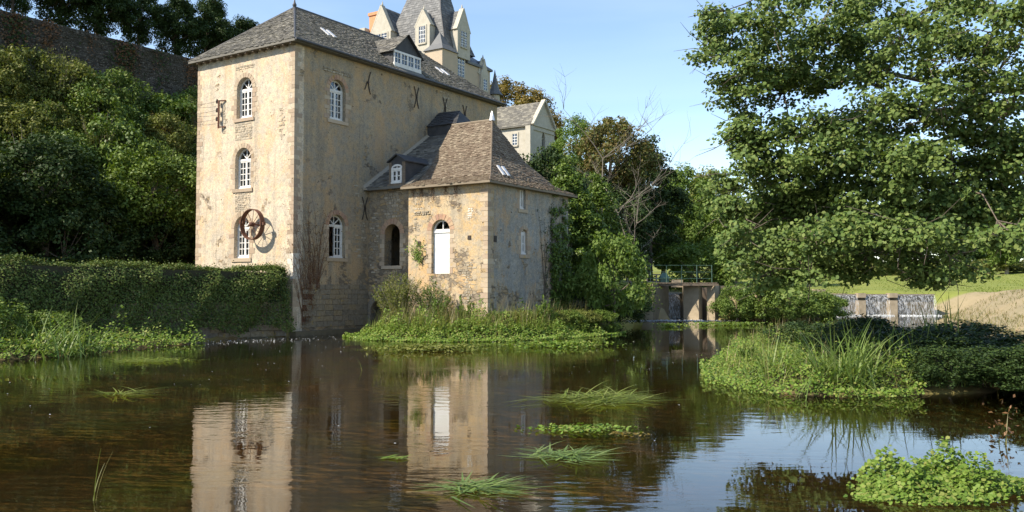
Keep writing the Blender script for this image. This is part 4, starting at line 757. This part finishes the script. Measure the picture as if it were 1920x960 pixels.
# trees whose crowns shade the slope foot; last two unseen, added for shade
for i, (lx, ly, s_, zz) in enumerate(((-11.2, -9.5, 1.05, 1.0), (-11.0, -4.0, 1.0, .95), (-10.8, 1.2, 1.0, 1.0), (-11.5, 5.8, 1.0, .95), (-12.5, -15, 1.2, 1.2), (-11, -21, 1.3, 1.3))):
    x, y = LW(lx, ly); tree('slope_tree', ('leafy mid green tree', 'darker leafy tree')[i % 2]+' on the lower slope behind the hedge', 'tree', 'broad2', x, y, G(x, y), s_, zz, ('green1', 'green2')[i % 2], 'trees on the lower slope behind the hedge')
# trees to the right of the annex
T = [('tree', 'golden green tree rising behind the chapel roof', 'broad', -.8, 108, 16.5, 2.0, 1.75, 'gold'),
     ('tree', 'golden green tree rising behind the chapel roof', 'broad', 2.6, 106, 16, 1.5, 1.55, 'gold'),
     ('tree', 'loose green tree just right of the chapel gable', 'broad', 5.2, 72, 8.5, .95, 1.15, 'light'),
     ('tree', 'russet brown tree behind the bare branches', 'broad2', 7.2, 63, 7.0, 1.2, 1.35, 'brown'),
     ('tree', 'tall dark green tree standing behind the russet tree', 'tall', 10.8, 69, 3, 1.45, 1.22, 'green2'),
     ('tree', 'tall dark tree beside the russet tree above the sluice', 'tall', 8.8, 66, 3, 1.3, 1.0, 'green2'),
     ('tree', 'shaded dark tree on the bank behind the sluice', 'broad2', 7.0, 61.5, 1.5, 1.2, 1.5, 'green2'),
     ('tree', 'shaded dark tree between annex and sluice', 'broad2', 4.4, 57.5, 1.5, 1.15, 1.5, 'green2'),
     ('tree', 'tall dark tree close behind the ivy thicket', 'broad2', 1.9, 54, 2.5, 1.1, 1.5, 'green2'),
     ('ivy_tree', 'ivy clad tree close against the end of the annex', 'tall', 2.9, 46.2, .8, .95, .9, 'ivy'),
     ('ivy_tree', 'ivy clad tree leaning out beside the bare branches', 'tall', 4.7, 48.5, .9, .9, .82, 'ivy'),
     ('young_tree', 'small sunlit leafy tree on the bank right of the annex', 'shrub2', 4.5, 39.0, .5, 1.12, 1.75, 'light'),
     ('young_tree', 'dark low bush under the small sunlit tree', 'shrub', 3.4, 41.0, -.1, 1.1, 1.1, 'green2'),
     ('young_tree', 'dark bush at the water edge left of the sluice', 'shrub', 5.6, 45.5, -.1, 1.2, 1.0, 'green2'),
     ('tree', 'rounded light green tree behind the footbridge', 'broad', 16.4, 82, 1.8, 1.7, 1.75, 'light'),
     ('tree', 'light green tree left of the rounded one behind the footbridge', 'broad2', 13.4, 78, 1.8, 1.3, 1.75, 'light'),
     ('tree', 'yellowish green tree right of the footbridge', 'broad', 20.5, 90, 2, 1.8, 1.85, 'olive'),
     ('tree', 'low leafy tree directly behind the railing', 'shrub2', 13.8, 66, 1.4, 2.2, 1.9, 'light'),
     ('tree', 'dark tree at the meadow edge right of the footbridge', 'broad2', 19.8, 78, 1.6, 1.3, 1.45, 'green1'),
     ('tree', 'dark spreading tree at the left end of the meadow', 'broad2', 24.5, 84, 2, 1.5, 1.6, 'green2')]
for nm, lb, key, x, y, z, sr, sz, mt in T: tree(nm, lb, 'tree', key, x, y, z, sr, sz, mt, 'golden trees behind the chapel' if 'golden' in lb else None)
for i in range(22):
    x = 26+i*6.0+3*math.sin(i*2.2); y = 150+14*math.sin(i*1.3); tree('meadow_edge_tree', ('far dark green', 'far mid green', 'far dark green')[i % 3]+' tree in the line beyond the meadow', 'tree', 'far', x, y, G(x, y)-.3, 1.5+.3*math.sin(i*3.1), 1.5+.35*math.cos(i*2.7), ('green2', 'green1', 'green2')[i % 3], 'tree line beyond the meadow')
for i in range(16):
    x = 40+i*8.5; y = 190+8*math.sin(i*1.9); tree('meadow_edge_tree', 'tall far dark tree in the second line beyond the meadow', 'tree', 'far', x, y, G(x, y)-.6, 2.0, 1.9+.3*math.cos(i*2.1), 'green2', 'tree line beyond the meadow')
tree('meadow_tree', 'tree with bare pale trunk standing at the edge of the meadow', 'tree', 'far', 63, 112, G(63, 112)-.2, .9, 1.1, 'light', bark='barkpale')
for i in range(9):
    x = 30+i*6.5; y = 118+4*math.sin(i*2); tree('field_hedge', 'low dry hedge bush along the far side of the meadow', 'hedge', 'shrub', x, y, G(x, y)-.2, 3.0, .9, 'olive', 'low hedge bushes beyond the meadow')
# bare trees
def bare(label, x, y, z, h, seed):
    q = random.Random(seed); mb = MB(); t = thing('bare_tree', label, 'tree', (x, y, z))
    def grow(p, d, l, r, lv):
        pts = [p]; dd = d.copy()
        for i in range(4): dd = (dd+Vector((q.uniform(-.22, .22), q.uniform(-.22, .22), q.uniform(-.05, .15)))).normalized(); pts.append(pts[-1]+dd*l/4)
        mb.tube(pts, [r, r*.85, r*.7, r*.5, r*.3], 5)
        if lv:
            for i in range(5 if lv > 1 else 6):
                k_ = q.choice((1, 2, 3, 4)); grow(pts[k_], (dd*.6+Vector((q.uniform(-1, 1), q.uniform(-1, 1), q.uniform(-.25, .7)))).normalized(), l*q.uniform(.38, .6), r*.45, lv-1)
    grow(Vector((0, 0, 0)), Vector((0, 0, 1)), h*.62, h*.0062, 3); mb.build('branches', 'barkgrey', t); return t
bare('bare pale-branched tree rising in front of the dark trees', 7.0, 51.5, 1.6, 10.5, 3); bare('thin bare tree whose twigs rise above the ivy trees', 4.9, 52, 2, 13.0, 5); bare('bare grey-twigged tree leaning over the bank behind the small sunlit tree', 6.0, 49, 1.2, 7.5, 9)
# shrubs between sluice and weir
for i, (x, y, s_, sz, mt) in enumerate(((13.6, 53.4, .85, 1.05, 'light'), (15.2, 53.2, 1.0, 1.1, 'green1'), (17.0, 53.8, 1.1, 1.05, 'light'), (18.9, 55.2, 1.1, .9, 'green1'), (20.6, 58.2, 1.1, .8, 'light'), (21.6, 61.2, .8, .65, 'light'))): tree('bank_shrub', ('light green' if mt == 'light' else 'mid green')+' leafy shrub on the bank between sluice and weir', 'shrub', 'shrub2', x, y, -.1, s_, sz, mt, 'shrubs between sluice and weir')
tag(link('ivy_tuft', leaf_mesh('ivy_tuft', np.stack([rng.normal(8.0, .35, 900), rng.normal(53.4, .15, 900), rng.uniform(.6, 2.3, 900)], 1), rng.normal(size=(900, 3))+np.array([0, -1, .6]), .13, .7), 'cress'), 'bright ivy tuft on the left abutment of the sluice', 'ivy')
# climbers
def climber(name, label, cat, origin, xf, roots, n, hgt, spread, mat, lmat, nl, ls, seed, w0=.012):
    q = np.random.default_rng(seed); t = thing(name, label, cat, origin[0], origin[1]); mb = MB(); P = []
    for i in range(n):
        a, b = roots[i % len(roots)]; a += q.normal()*.05; h = hgt*q.uniform(.45, 1); k_ = 7; dr_ = q.normal()*spread; pts = []
        for j in range(k_+1): u_ = j/k_; pts.append(xf(a+dr_*u_**1.4+q.normal()*.035, b+h*u_, .02+.02*q.random()))
        mb.tube(pts, [w0*(1-.8*j/k_) for j in range(k_+1)], 4); m_ = nl//n; ii_ = q.integers(0, k_+1, m_); P.append(np.array(pts)[ii_]+q.normal(size=(m_, 3))*np.array([.06, .06, .09]))
    mb.build('stems', mat, t)['kind'] = 'stuff'; P = np.concatenate(P); nrm = np.array(xf(0, 0, 1))-np.array(xf(0, 0, 0)); c = link('leaves', leaf_mesh('leaves', P+nrm*.05, q.normal(size=(len(P), 3))*.5+nrm+np.array([0, 0, .4]), ls, .7, r=q), lmat, t); c['kind'] = 'stuff'; return t
org = ((P0[0], P0[1], 0), TH)
climber('dead_creeper', 'withered red-brown creeper climbing the long mill wall by its corner', 'creeper', org, xl, [(.55, .5), (.75, .7), (1.0, 1.2), (1.3, 1.9)], 80, 4.4, .8, 'deadvine', 'deadleaf', 1500, .05, 21, .007)
climber('ivy', 'dark ivy climbing the far end of the annex side wall', 'ivy', org, xs, [(9.0, .3), (9.3, .3), (9.8, .4), (10.2, .4)], 40, 6.0, .25, 'bark', 'ivy', 6000, .12, 22)
climber('ivy', 'thin ivy strands creeping over the grey annex side wall', 'ivy', org, xs, [(8.3, 1.6), (8.9, 2.0)], 9, 4.0, .5, 'bark', 'green2', 500, .07, 23, .02)
climber('wall_plant', 'small green plant growing out of the wall left of the white door', 'plant', org, xp, [(3.1, 3.1), (3.3, 3.0)], 12, .9, .25, 'bark', 'cress', 350, .07, 24, .006)
climber('creeper', 'dry trailing creeper stems under the pavilion eaves', 'creeper', org, lambda a, b, d: xp(a, 6.1-b, d), [(2.9, 0.), (3.3, 0), (3.9, 0), (4.6, 0.), (5.1, 0)], 45, .9, .2, 'deadvine', 'deadleaf', 300, .04, 25, .006)
# ground plants
def inpoly(poly, n, grow=0.):
    p = np.array(poly); lo, hi = p.min(0)-grow, p.max(0)+grow; out = np.zeros((0, 2))
    while len(out) < n: q = rng.uniform(lo, hi, (n*2, 2)); out = np.concatenate([out, q[sdist(q[:, 0], q[:, 1], poly) < grow]])
    return out[:n]
def cress(name, label, pts, h, n_leaf, ls=.06, mat='cress', hf=None, z0=None):
    n = len(pts); z = (ground(pts[:, 0], pts[:, 1]) if z0 is None else np.full(n, z0)); z = np.maximum(z, 0)+h*rng.uniform(.1, 1, n)*(1 if hf is None else hf)
    o = link(name, leaf_mesh(name, np.column_stack([pts, z]), rng.normal(size=(n, 3))*.45+np.array([-.15, -.3, 1]), ls, .8, 'round'), mat); tag(o, label, 'plants'); o['kind'] = 'stuff'; return o
def bumpy(p, s=1.): return .45+.55*(np.sin(p[:, 0]*1.9*s+1)*np.cos(p[:, 1]*2.3*s)+np.sin(p[:, 0]*4.1*s)*np.sin(p[:, 1]*3.7*s+2))**2
p = inpoly(ISLAND, 38000, .5); dd_ = sdist(p[:, 0], p[:, 1], ISLAND); cress('watercress', 'bright green watercress fringing the island before the annex', p, .6, 0, .075, 'cress', bumpy(p)*np.clip(.35-dd_*.6, .2, 1))
def grassy(name, label, poly, n, h, w_, lean, mat, grow=0., cat='grass', hvar=None):
    p = inpoly(poly, n, grow); z = np.maximum(ground(p[:, 0], p[:, 1]), 0); hh = h*rng.uniform(.5, 1.2, n)*(1 if hvar is None else hvar(p)); o = link(name, blades(name, np.column_stack([p, z]), hh, w_, lean), mat); tag(o, label, cat); o['kind'] = 'stuff'; return o
grassy('island_grass', 'tall green grass growing on the island before the annex', ISLAND, 5000, .8, .022, 1.0, 'grass', -.5, hvar=lambda p: .45+.8*np.abs(np.sin(p[:, 0]*1.7+p[:, 1]*.6)*np.cos(p[:, 0]*.8-p[:, 1]*1.9)))
grassy('island_weeds', 'dry stemmed weeds standing among the island grass', ISLAND, 1500, 1.1, .018, .5, 'drygrass', -.8)
x, y = LW(3.3, 2.6); feather('golden_bush', 'golden green feathery bush below the white annex door', 'shrub', x, y, .2, 2.3, 1.15, 'olive', 90, 7000, 31, .085, up=.6)
x, y = LW(4.6, 3.2); feather('leafy_bush', 'small green ivy bush right below the white door sill', 'shrub', x, y, .3, 2.0, .8, 'green1', 60, 3500, 32, .085)
for i, (lx, ly, h) in enumerate(((6.4, 2.9, 1.5), (8.6, 5.2, 1.4), (5.4, 2.6, 1.3))):
    x, y = LW(lx, ly); feather('broadleaf_weed', 'broad-leaved weed standing above the island grass at the annex foot', 'weed', x, y, .2, h, .5, 'light', 16, 500, 40+i, .16, group='tall weeds at the annex foot')
for i in range(7):
    x, y = LW(7.4+.35*i, 3.8+i*.75); tree('low_shrub', 'low green shrub at the foot of the annex side wall', 'shrub', 'shrub2', x, y, .1, .5, .42, ('green1', 'olive')[i % 2], 'shrubs along the annex side wall')
# left bank
p = inpoly(LBANK, 15000, .3); cress('watercress', 'green watercress along the left bank below the hedge', p, .5, 0, .085, 'cress', bumpy(p))
def clump(name, label, x, y, n, h, w_, sp, lean, mat='reed', z=0., cat='reeds', flat=0, az=None, seg=5, group=None):
    p = rng.normal(size=(n, 2))*sp; o = link(name, blades(name, np.column_stack([p, np.full(n, z)]), h*rng.uniform(.55, 1.15, n), w_, lean, flat, az, seg), mat, None, (x, y, 0)); return tag(o, label, cat, group)
clump('iris_clump', 'tall arching iris leaves on the left bank in front of the hedge', -12.6, 24.6, 170, 1.5, .04, .55, 1.3); clump('iris_clump', 'sparse iris blades beside the left bank watercress', -13.9, 24.0, 90, 1.3, .035, .4, 1.1)
tree('bank_shrub', 'green shrub at the left end of the hedge on the bank', 'shrub', 'shrub', -15.0, 24.6, .1, .95, .75, 'green1'); tree('bank_shrub', 'dark shrub beside the iris on the left bank', 'shrub', 'shrub2', -13.6, 26.2, .1, .6, .5, 'green1')
# right islet
p = inpoly(ISLET, 60000, .35); p = p[(p[:, 0] < 7+(p[:, 1]-15)*.35)]; cress('watercress', 'sunlit watercress on the left side of the right islet', p, .27, 0, .05, 'cress', bumpy(p))
grassy('islet_grass', 'long grass over the right islet under the overhanging tree', ISLET, 5000, .5, .014, 1.2, 'grass', -.3)
clump('sedge_clump', 'large clump of arching sedge on the front of the right islet', 5.9, 15.9, 330, 1.45, .036, .3, 1.45); clump('sedge_clump', 'smaller leaning sedge clump beside the large one', 5.1, 16.8, 180, 1.0, .03, .4, 1.4); clump('sedge_clump', 'upright dark sedge on top of the shaded islet', 9.2, 19.0, 90, 1.7, .04, .3, .8); clump('sedge_clump', 'arching shaded reeds between the islet bushes', 7.7, 17.6, 140, 1.45, .03, .5, 1.1)
for i, (x, y, s_, sz, mt) in enumerate(((7.3, 18.6, .75, .40, 'green2'), (8.4, 17.2, .75, .38, 'green2'), (9.4, 18.6, .95, .42, 'green2'), (8.6, 21.3, .95, .46, 'green2'), (10.3, 20.6, 1.0, .44, 'green2'), (8.5, 15.9, .7, .32, 'green2'), (10.2, 17.4, .85, .40, 'green2'), (7.2, 22.0, .7, .42, 'green2'), (9.6, 15.9, .8, .36, 'green2'), (7.7, 15.6, .55, .33, 'green2'), (8.9, 14.9, .6, .35, 'green2'), (7.9, 19.9, .7, .5, 'green2'), (9.9, 14.6, .6, .4, 'green2'))): tree('islet_bush', 'shaded leafy bush on the right islet beneath the overhanging tree', 'bush', 'shrub', x, y, .05, s_, sz, mt, 'bushes on the right islet')  # dark leaf colour paints the alder's shadow onto these bushes
grassy('islet_stems', 'dry brown stems standing among the right islet plants', ISLET, 700, .75, .012, .6, 'drygrass', -.1); grassy('bank_stems', 'dry stems among the left bank watercress', LBANK, 350, .6, .012, .6, 'drygrass', 0)
for i, (x, y, h) in enumerate(((6.6, 16.4, .8), (5.0, 18.6, .6), (6.4, 19.2, .9), (7.2, 16.9, .9))): feather('broadleaf_weed', 'yellow-green broad-leaved weed among the sedge of the right islet', 'weed', x, y, .15, h, .35, 'light', 14, 420, 60+i, .075, group='weeds on the right islet')
# weeds floating in the river
pi = math.pi
for lb, x, y, n, h, sp, a0, mt in (('largest floating raft of pale river weed in mid stream', 1.4, 14.6, 420, .75, .3, .0, 'grass'), ('loose floating tuft of long green weed with upright leaves', .55, 9.6, 120, .55, .13, .2, 'reed'), ('nearest trailing tuft of long weed pointing left', -.35, 8.1, 110, .5, .12, .1, 'reed'), ('thin trailing weed streak on the dark left water', -6.8, 15.4, 40, .8, .1, .25, 'grass'), ('small weed tuft left of the reflected door', -1.3, 9.5, 26, .16, .05, .5, 'cress'), ('flat weed mat off the left bank watercress', -9.2, 22.6, 260, .5, .35, .1, 'grass')):
    o = clump('river_weed', lb, x, y, n, h, .026, sp, .65, mt, .01, 'river weed', .9, rng.choice([a0, a0+pi], n, p=[.7, .3])+rng.normal(size=n)*.8, 4)
for lb, x, y, sx, sy, n, mt in (('floating patch of round-leaved green weed in mid stream', .85, 11.5, .32, .16, 420, 'cress'), ('small yellowish weed patch right of the round-leaved one', 1.45, 11.0, .14, .06, 60, 'gold'), ('reddish brown-green weed patch off the island', -2.5, 26.6, .7, .5, 1500, 'olive'), ('thin green weed patch off the right end of the island', 1.5, 28.4, .7, .4, 900, 'cress'), ('green weed floating in front of the sluice piers', 11.0, 46, 1.0, .5, 900, 'cress'), ('tiny green weed island below the sluice', 7.8, 44, .35, .3, 350, 'cress')):
    p = rng.normal(size=(n, 2))*np.array([sx, sy])+np.array([x, y]); hh = .03 if y < 15 else .16; P = np.column_stack([p, .006+rng.uniform(0, hh, n)]); o = tag(link('weed_patch', leaf_mesh('weed_patch', P, rng.normal(size=(n, 3))*.3+np.array([0, 0, 1]), .055 if y < 15 else .1, .7, 'round'), mt), lb, 'weed patch'); o['kind'] = 'stuff'
clump('grass_stalk', 'two bare grass stalks standing in the left foreground water', -3.6, 7.6, 3, .45, .008, .03, .5, 'drygrass', 0, 'stalk'); clump('grass_stalk', 'tiny stalk standing in the water before the mill', -3.4, 20, 3, .45, .012, .05, .6, 'drygrass', 0, 'stalk')
# foreground cress mat
n = 9500; p = rng.uniform(-1, 1, (n*2, 2)); p = p[(p**2).sum(1)+.25*np.sin(p[:, 0]*6)*np.cos(p[:, 1]*5) < .9-.5*np.abs(rng.normal(size=n*2))*(rng.random(n*2) < .5)+.35*(rng.random(n*2) < .03)][:n]; p = np.column_stack([3.95+p[:, 0]*.9+p[:, 1]*.3, 8.1+p[:, 1]*.72])
cress('watercress', 'bright round-leaved watercress mat in the right foreground', p, .22, 0, .038, 'cress', bumpy(p, 1.6)*np.clip(1.15-((p[:, 0]-3.95)/1.0)**2-((p[:, 1]-8.1)/.8)**2, .12, 1), 0.); clump('dry_sprig', 'dead brown leafy sprig standing in the water behind the foreground mat', 5.75, 10.4, 6, .4, .01, .03, .4, 'drygrass', 0, 'sprig')
P = rng.normal(size=(45, 3))*np.array([.1, .1, .16])+np.array([5.75, 10.4, .25]); tag(link('dead_leaves', leaf_mesh('dead_leaves', P, rng.normal(size=(45, 3)), .065, .5), 'deadleaf'), 'curled dead brown leaves on the sprig by the foreground mat', 'leaves')
# meadow and bank grass
n = 26000; p = np.column_stack([rng.uniform(9, 34, n), rng.uniform(15, 63, n)]); dd_ = sdist(p[:, 0], p[:, 1], RIVER); p = p[(dd_ > .2) & (rng.random(n) < .45+.55*(dd_ < 2.0))]; P = np.column_stack([p, ground(p[:, 0], p[:, 1])]); o = tag(link('bank_grass', blades('bank_grass', P, .28, .03, 1., seg=2), 'drygrass'), 'dry grass tufts on the bare right bank', 'grass'); o['kind'] = 'stuff'
n = 30000; p = np.column_stack([rng.uniform(12, 75, n), 65+rng.uniform(0, 1, n)**1.6*45]); P = np.column_stack([p, ground(p[:, 0], p[:, 1])]); o = tag(link('meadow_grass', blades('meadow_grass', P, .12, .05, 1., seg=2), 'grass'), 'short sunlit grass covering the meadow beyond the weir', 'grass'); o['kind'] = 'stuff'

# ---------------------------------------------------------------- overhanging alder
ax, ay = 12.6, 17.5
al = thing('alder_tree', 'large alder leaning in from the right with leafy limbs over the water', 'tree', (ax, ay, 1.2))
CL = [(4.88,19.04,7.51,0.63,0.58),(4.72,16.04,6.91,0.68,0.44),(6.14,17.41,7.02,0.84,0.63),(7.54,18.09,7.56,0.99,0.49),(4.84,17.39,6.32,0.68,0.58),(5.9,17.85,6.38,0.76,0.49),(7.18,18.33,6.85,0.89,0.56),(7.23,15.94,6.53,0.68,0.48),(4.93,18.98,5.97,0.55,0.48),(5.91,19.35,6.29,0.65,0.38),(4.46,18.94,7.07,0.34,0.29),(6.64,18.74,6.32,0.68,0.34),(6.98,17.03,5.91,0.46,0.36),(7.13,16.67,5.46,0.4,0.22),(8.38,16.66,7.16,0.81,0.4),(8.35,14.8,6.47,0.63,0.45),(8.82,16.96,6.31,0.62,0.46),(8.98,15.79,5.9,0.57,0.43),(7.63,15.51,5.3,0.38,0.24),(9.11,16.76,5.53,0.71,0.36),(8.12,17.02,6.33,0.29,0.31),(4.71,18.19,4.9,0.39,0.44),(4.8,17.9,4.36,0.35,0.3),(5.57,18.28,4.97,0.61,0.38),(5.84,16.5,5.02,0.45,0.22),(6.1,16.69,4.54,0.81,0.46),(7.63,17.87,5.07,0.87,0.49),(8.23,16.64,5.05,0.81,0.4),(9.37,16.7,5.06,0.81,0.46),(5.63,18.14,4.28,0.77,0.49),(7.02,18.61,4.18,1.02,0.56),(7.24,16.06,4.1,0.88,0.49),(8.92,17.02,4.44,0.93,0.52),(9.48,16.38,4.24,0.6,0.5),(5.35,19.12,3.78,0.7,0.52),(6.34,18.97,3.59,0.86,0.52),(6.74,17.07,3.3,0.83,0.47),(7.75,16.77,3.53,0.81,0.51),(9.31,17.59,3.72,0.75,0.48),(9.62,16.66,3.37,0.61,0.5),(5.62,18.88,3.06,0.63,0.46),(5.88,16.71,2.76,0.76,0.43),(7.65,18.53,2.87,0.73,0.39),(5.79,18.37,2.41,0.61,0.39),(6.64,18.25,2.3,0.5,0.28),(7.17,15.54,2.74,0.52,0.33),(8.45,16.56,2.96,0.55,0.4),(8.03,14.22,2.62,0.43,0.3),(7.14,17.83,2.37,0.38,0.19),(7.68,16.79,2.26,0.25,0.26),(8.1,16.71,2.26,0.32,0.2),(7.96,15.63,2.11,0.33,0.13),(8.01,16.83,2.0,0.2,0.14),(4.56,18.51,3.49,0.29,0.34),(4.46,17.3,2.85,0.34,0.34),(5.12,18.54,2.42,0.36,0.31),(5.25,18.05,2.02,0.35,0.2),(5.68,16.74,1.95,0.36,0.15),(4.65,19.36,4.15,0.28,0.31),(4.04,17.81,7.42,0.26,0.28),(4.08,18.27,6.77,0.2,0.15),(6.61,15.93,5.1,0.53,0.21),(7.86,17.05,5.34,0.52,0.25),(9.24,18.0,6.09,0.55,0.33),(8.84,15.32,5.26,0.42,0.32),(6.71,17.17,5.26,0.52,0.19),(7.53,17.84,6.43,0.38,0.27),(9.02,18.18,7.09,0.61,0.39),(8.9,16.32,6.49,0.59,0.35),(4.53,18.52,6.27,0.29,0.29),(4.88,19.28,5.44,0.3,0.28),(6.85,17.93,2.18,0.27,0.15),(7.33,16.78,2.46,0.33,0.2)]   # leafy boughs: centre x, y, z, horizontal and vertical half-size in metres
q = np.random.default_rng(5); Pa = []; Na = []; Tp = []
for i, (cx, cy, cz, rx_, rz__) in enumerate(CL):
    c = np.array([cx, cy, cz]); nsub = max(4, int(rx_*rz__/(.0118 if cz < 5 else .018 if cx < 8 else .022))); Tp.append(c)
    for j in range(nsub):
        e = unit(q.normal(size=3))*(.35+.8*q.random()); sc = c+e*np.array([rx_, rx_*1.3, rz__]); k_ = int(q.uniform(60, 110)); f = unit(q.normal(size=(k_, 3)))*(q.random((k_, 1))**.5); Pa.append(sc+f*np.array([.36, .36, .17])+np.array([-.1, 0, -.05])*q.normal()); Na.append(f*.5+q.normal(size=(k_, 3))*.6+np.array([-.3, -.35, .75]))
Pa = np.concatenate(Pa); Na = np.concatenate(Na); c = link('crown', leaf_mesh('crown', Pa-np.array([ax, ay, 1.2]), Na, .08, .8, 'round', r=q), 'alder', al); c['kind'] = 'stuff'
mb = MB(); mb.tube([(0, 0, -1), (-.1, .05, 1.5), (-.3, .2, 4), (-.2, .3, 7), (.2, .3, 11)], [.36, .3, .26, .2, .08], 10); mb.build('trunk', 'bark', al)
# limbs first, then twigs into every clump
limbs = [[(0, 0, 3.0), (-2.0, .4, 4.6), (-4.6, 1.0, 5.2), (-6.6, 1.8, 5.0)], [(-.2, .2, 4.6), (-2.2, .0, 6.0), (-4.5, .6, 6.9), (-6.9, 1.4, 7.2)], [(-.2, .1, 2.2), (-2.0, .3, 3.0), (-4.2, .8, 2.9), (-6.2, 1.6, 2.2)], [(-.1, .1, 2.6), (-1.6, -.8, 3.3), (-3.2, -.6, 3.0), (-4.4, 0, 2.2)], [(-.2, .2, 5.2), (-2.0, .6, 6.4), (-3.8, .8, 6.5), (-5.4, 1.4, 6.3)]]
limbs += [[(-.2, .1, 3.6), (-1.8, -.4, 4.2), (-3.4, .2, 4.3), (-5.0, .9, 4.1)], [(-.2, .1, 2.9), (-1.8, .9, 3.9), (-3.5, 1.2, 3.8), (-5.6, 1.9, 3.4)], [(-.1, 0, 2.0), (-1.3, -.5, 2.2), (-2.4, -.4, 1.9), (-3.4, 0, 1.4)], [(-.2, .3, 6.4), (-1.6, .0, 7.4), (-3.4, .4, 7.9), (-5.2, 1., 8.0)]]
lp = []
for l in limbs:
    l = [np.array(p_) for p_ in l]; fine = []
    for j in range(len(l)-1):
        for u_ in (0, .25, .5, .75): fine.append(l[j]*(1-u_)+l[j+1]*u_+q.normal(size=3)*.05)
    fine.append(l[-1]); m_ = len(fine); mb = MB(); mb.tube(fine, [.095*(1-.85*i/m_) for i in range(m_)], 7); mb.build('limb', 'barkgrey', al); lp += fine
lp = np.array(lp); mb = MB()
for c in Tp:
    t_ = c-np.array([ax, ay, 1.2]); cand = lp[lp[:, 0] > t_[0]-.1]; cand = cand if len(cand) else lp; s_ = cand[np.argmin(((cand-t_)**2).sum(1))]; m_ = (s_+t_)/2+q.normal(size=3)*.12+np.array([0, 0, .1]); mb.tube([s_, m_, t_], [.02, .014, .006], 5)
    for j in range(7): e = t_+q.normal(size=3)*np.array([.45, .5, .3]); mb.tube([m_*.4+t_*.6, (t_+e)/2+q.normal(size=3)*.05, e], [.012, .008, .003], 4)
mb.build('twigs', 'bark', al)['kind'] = 'stuff'
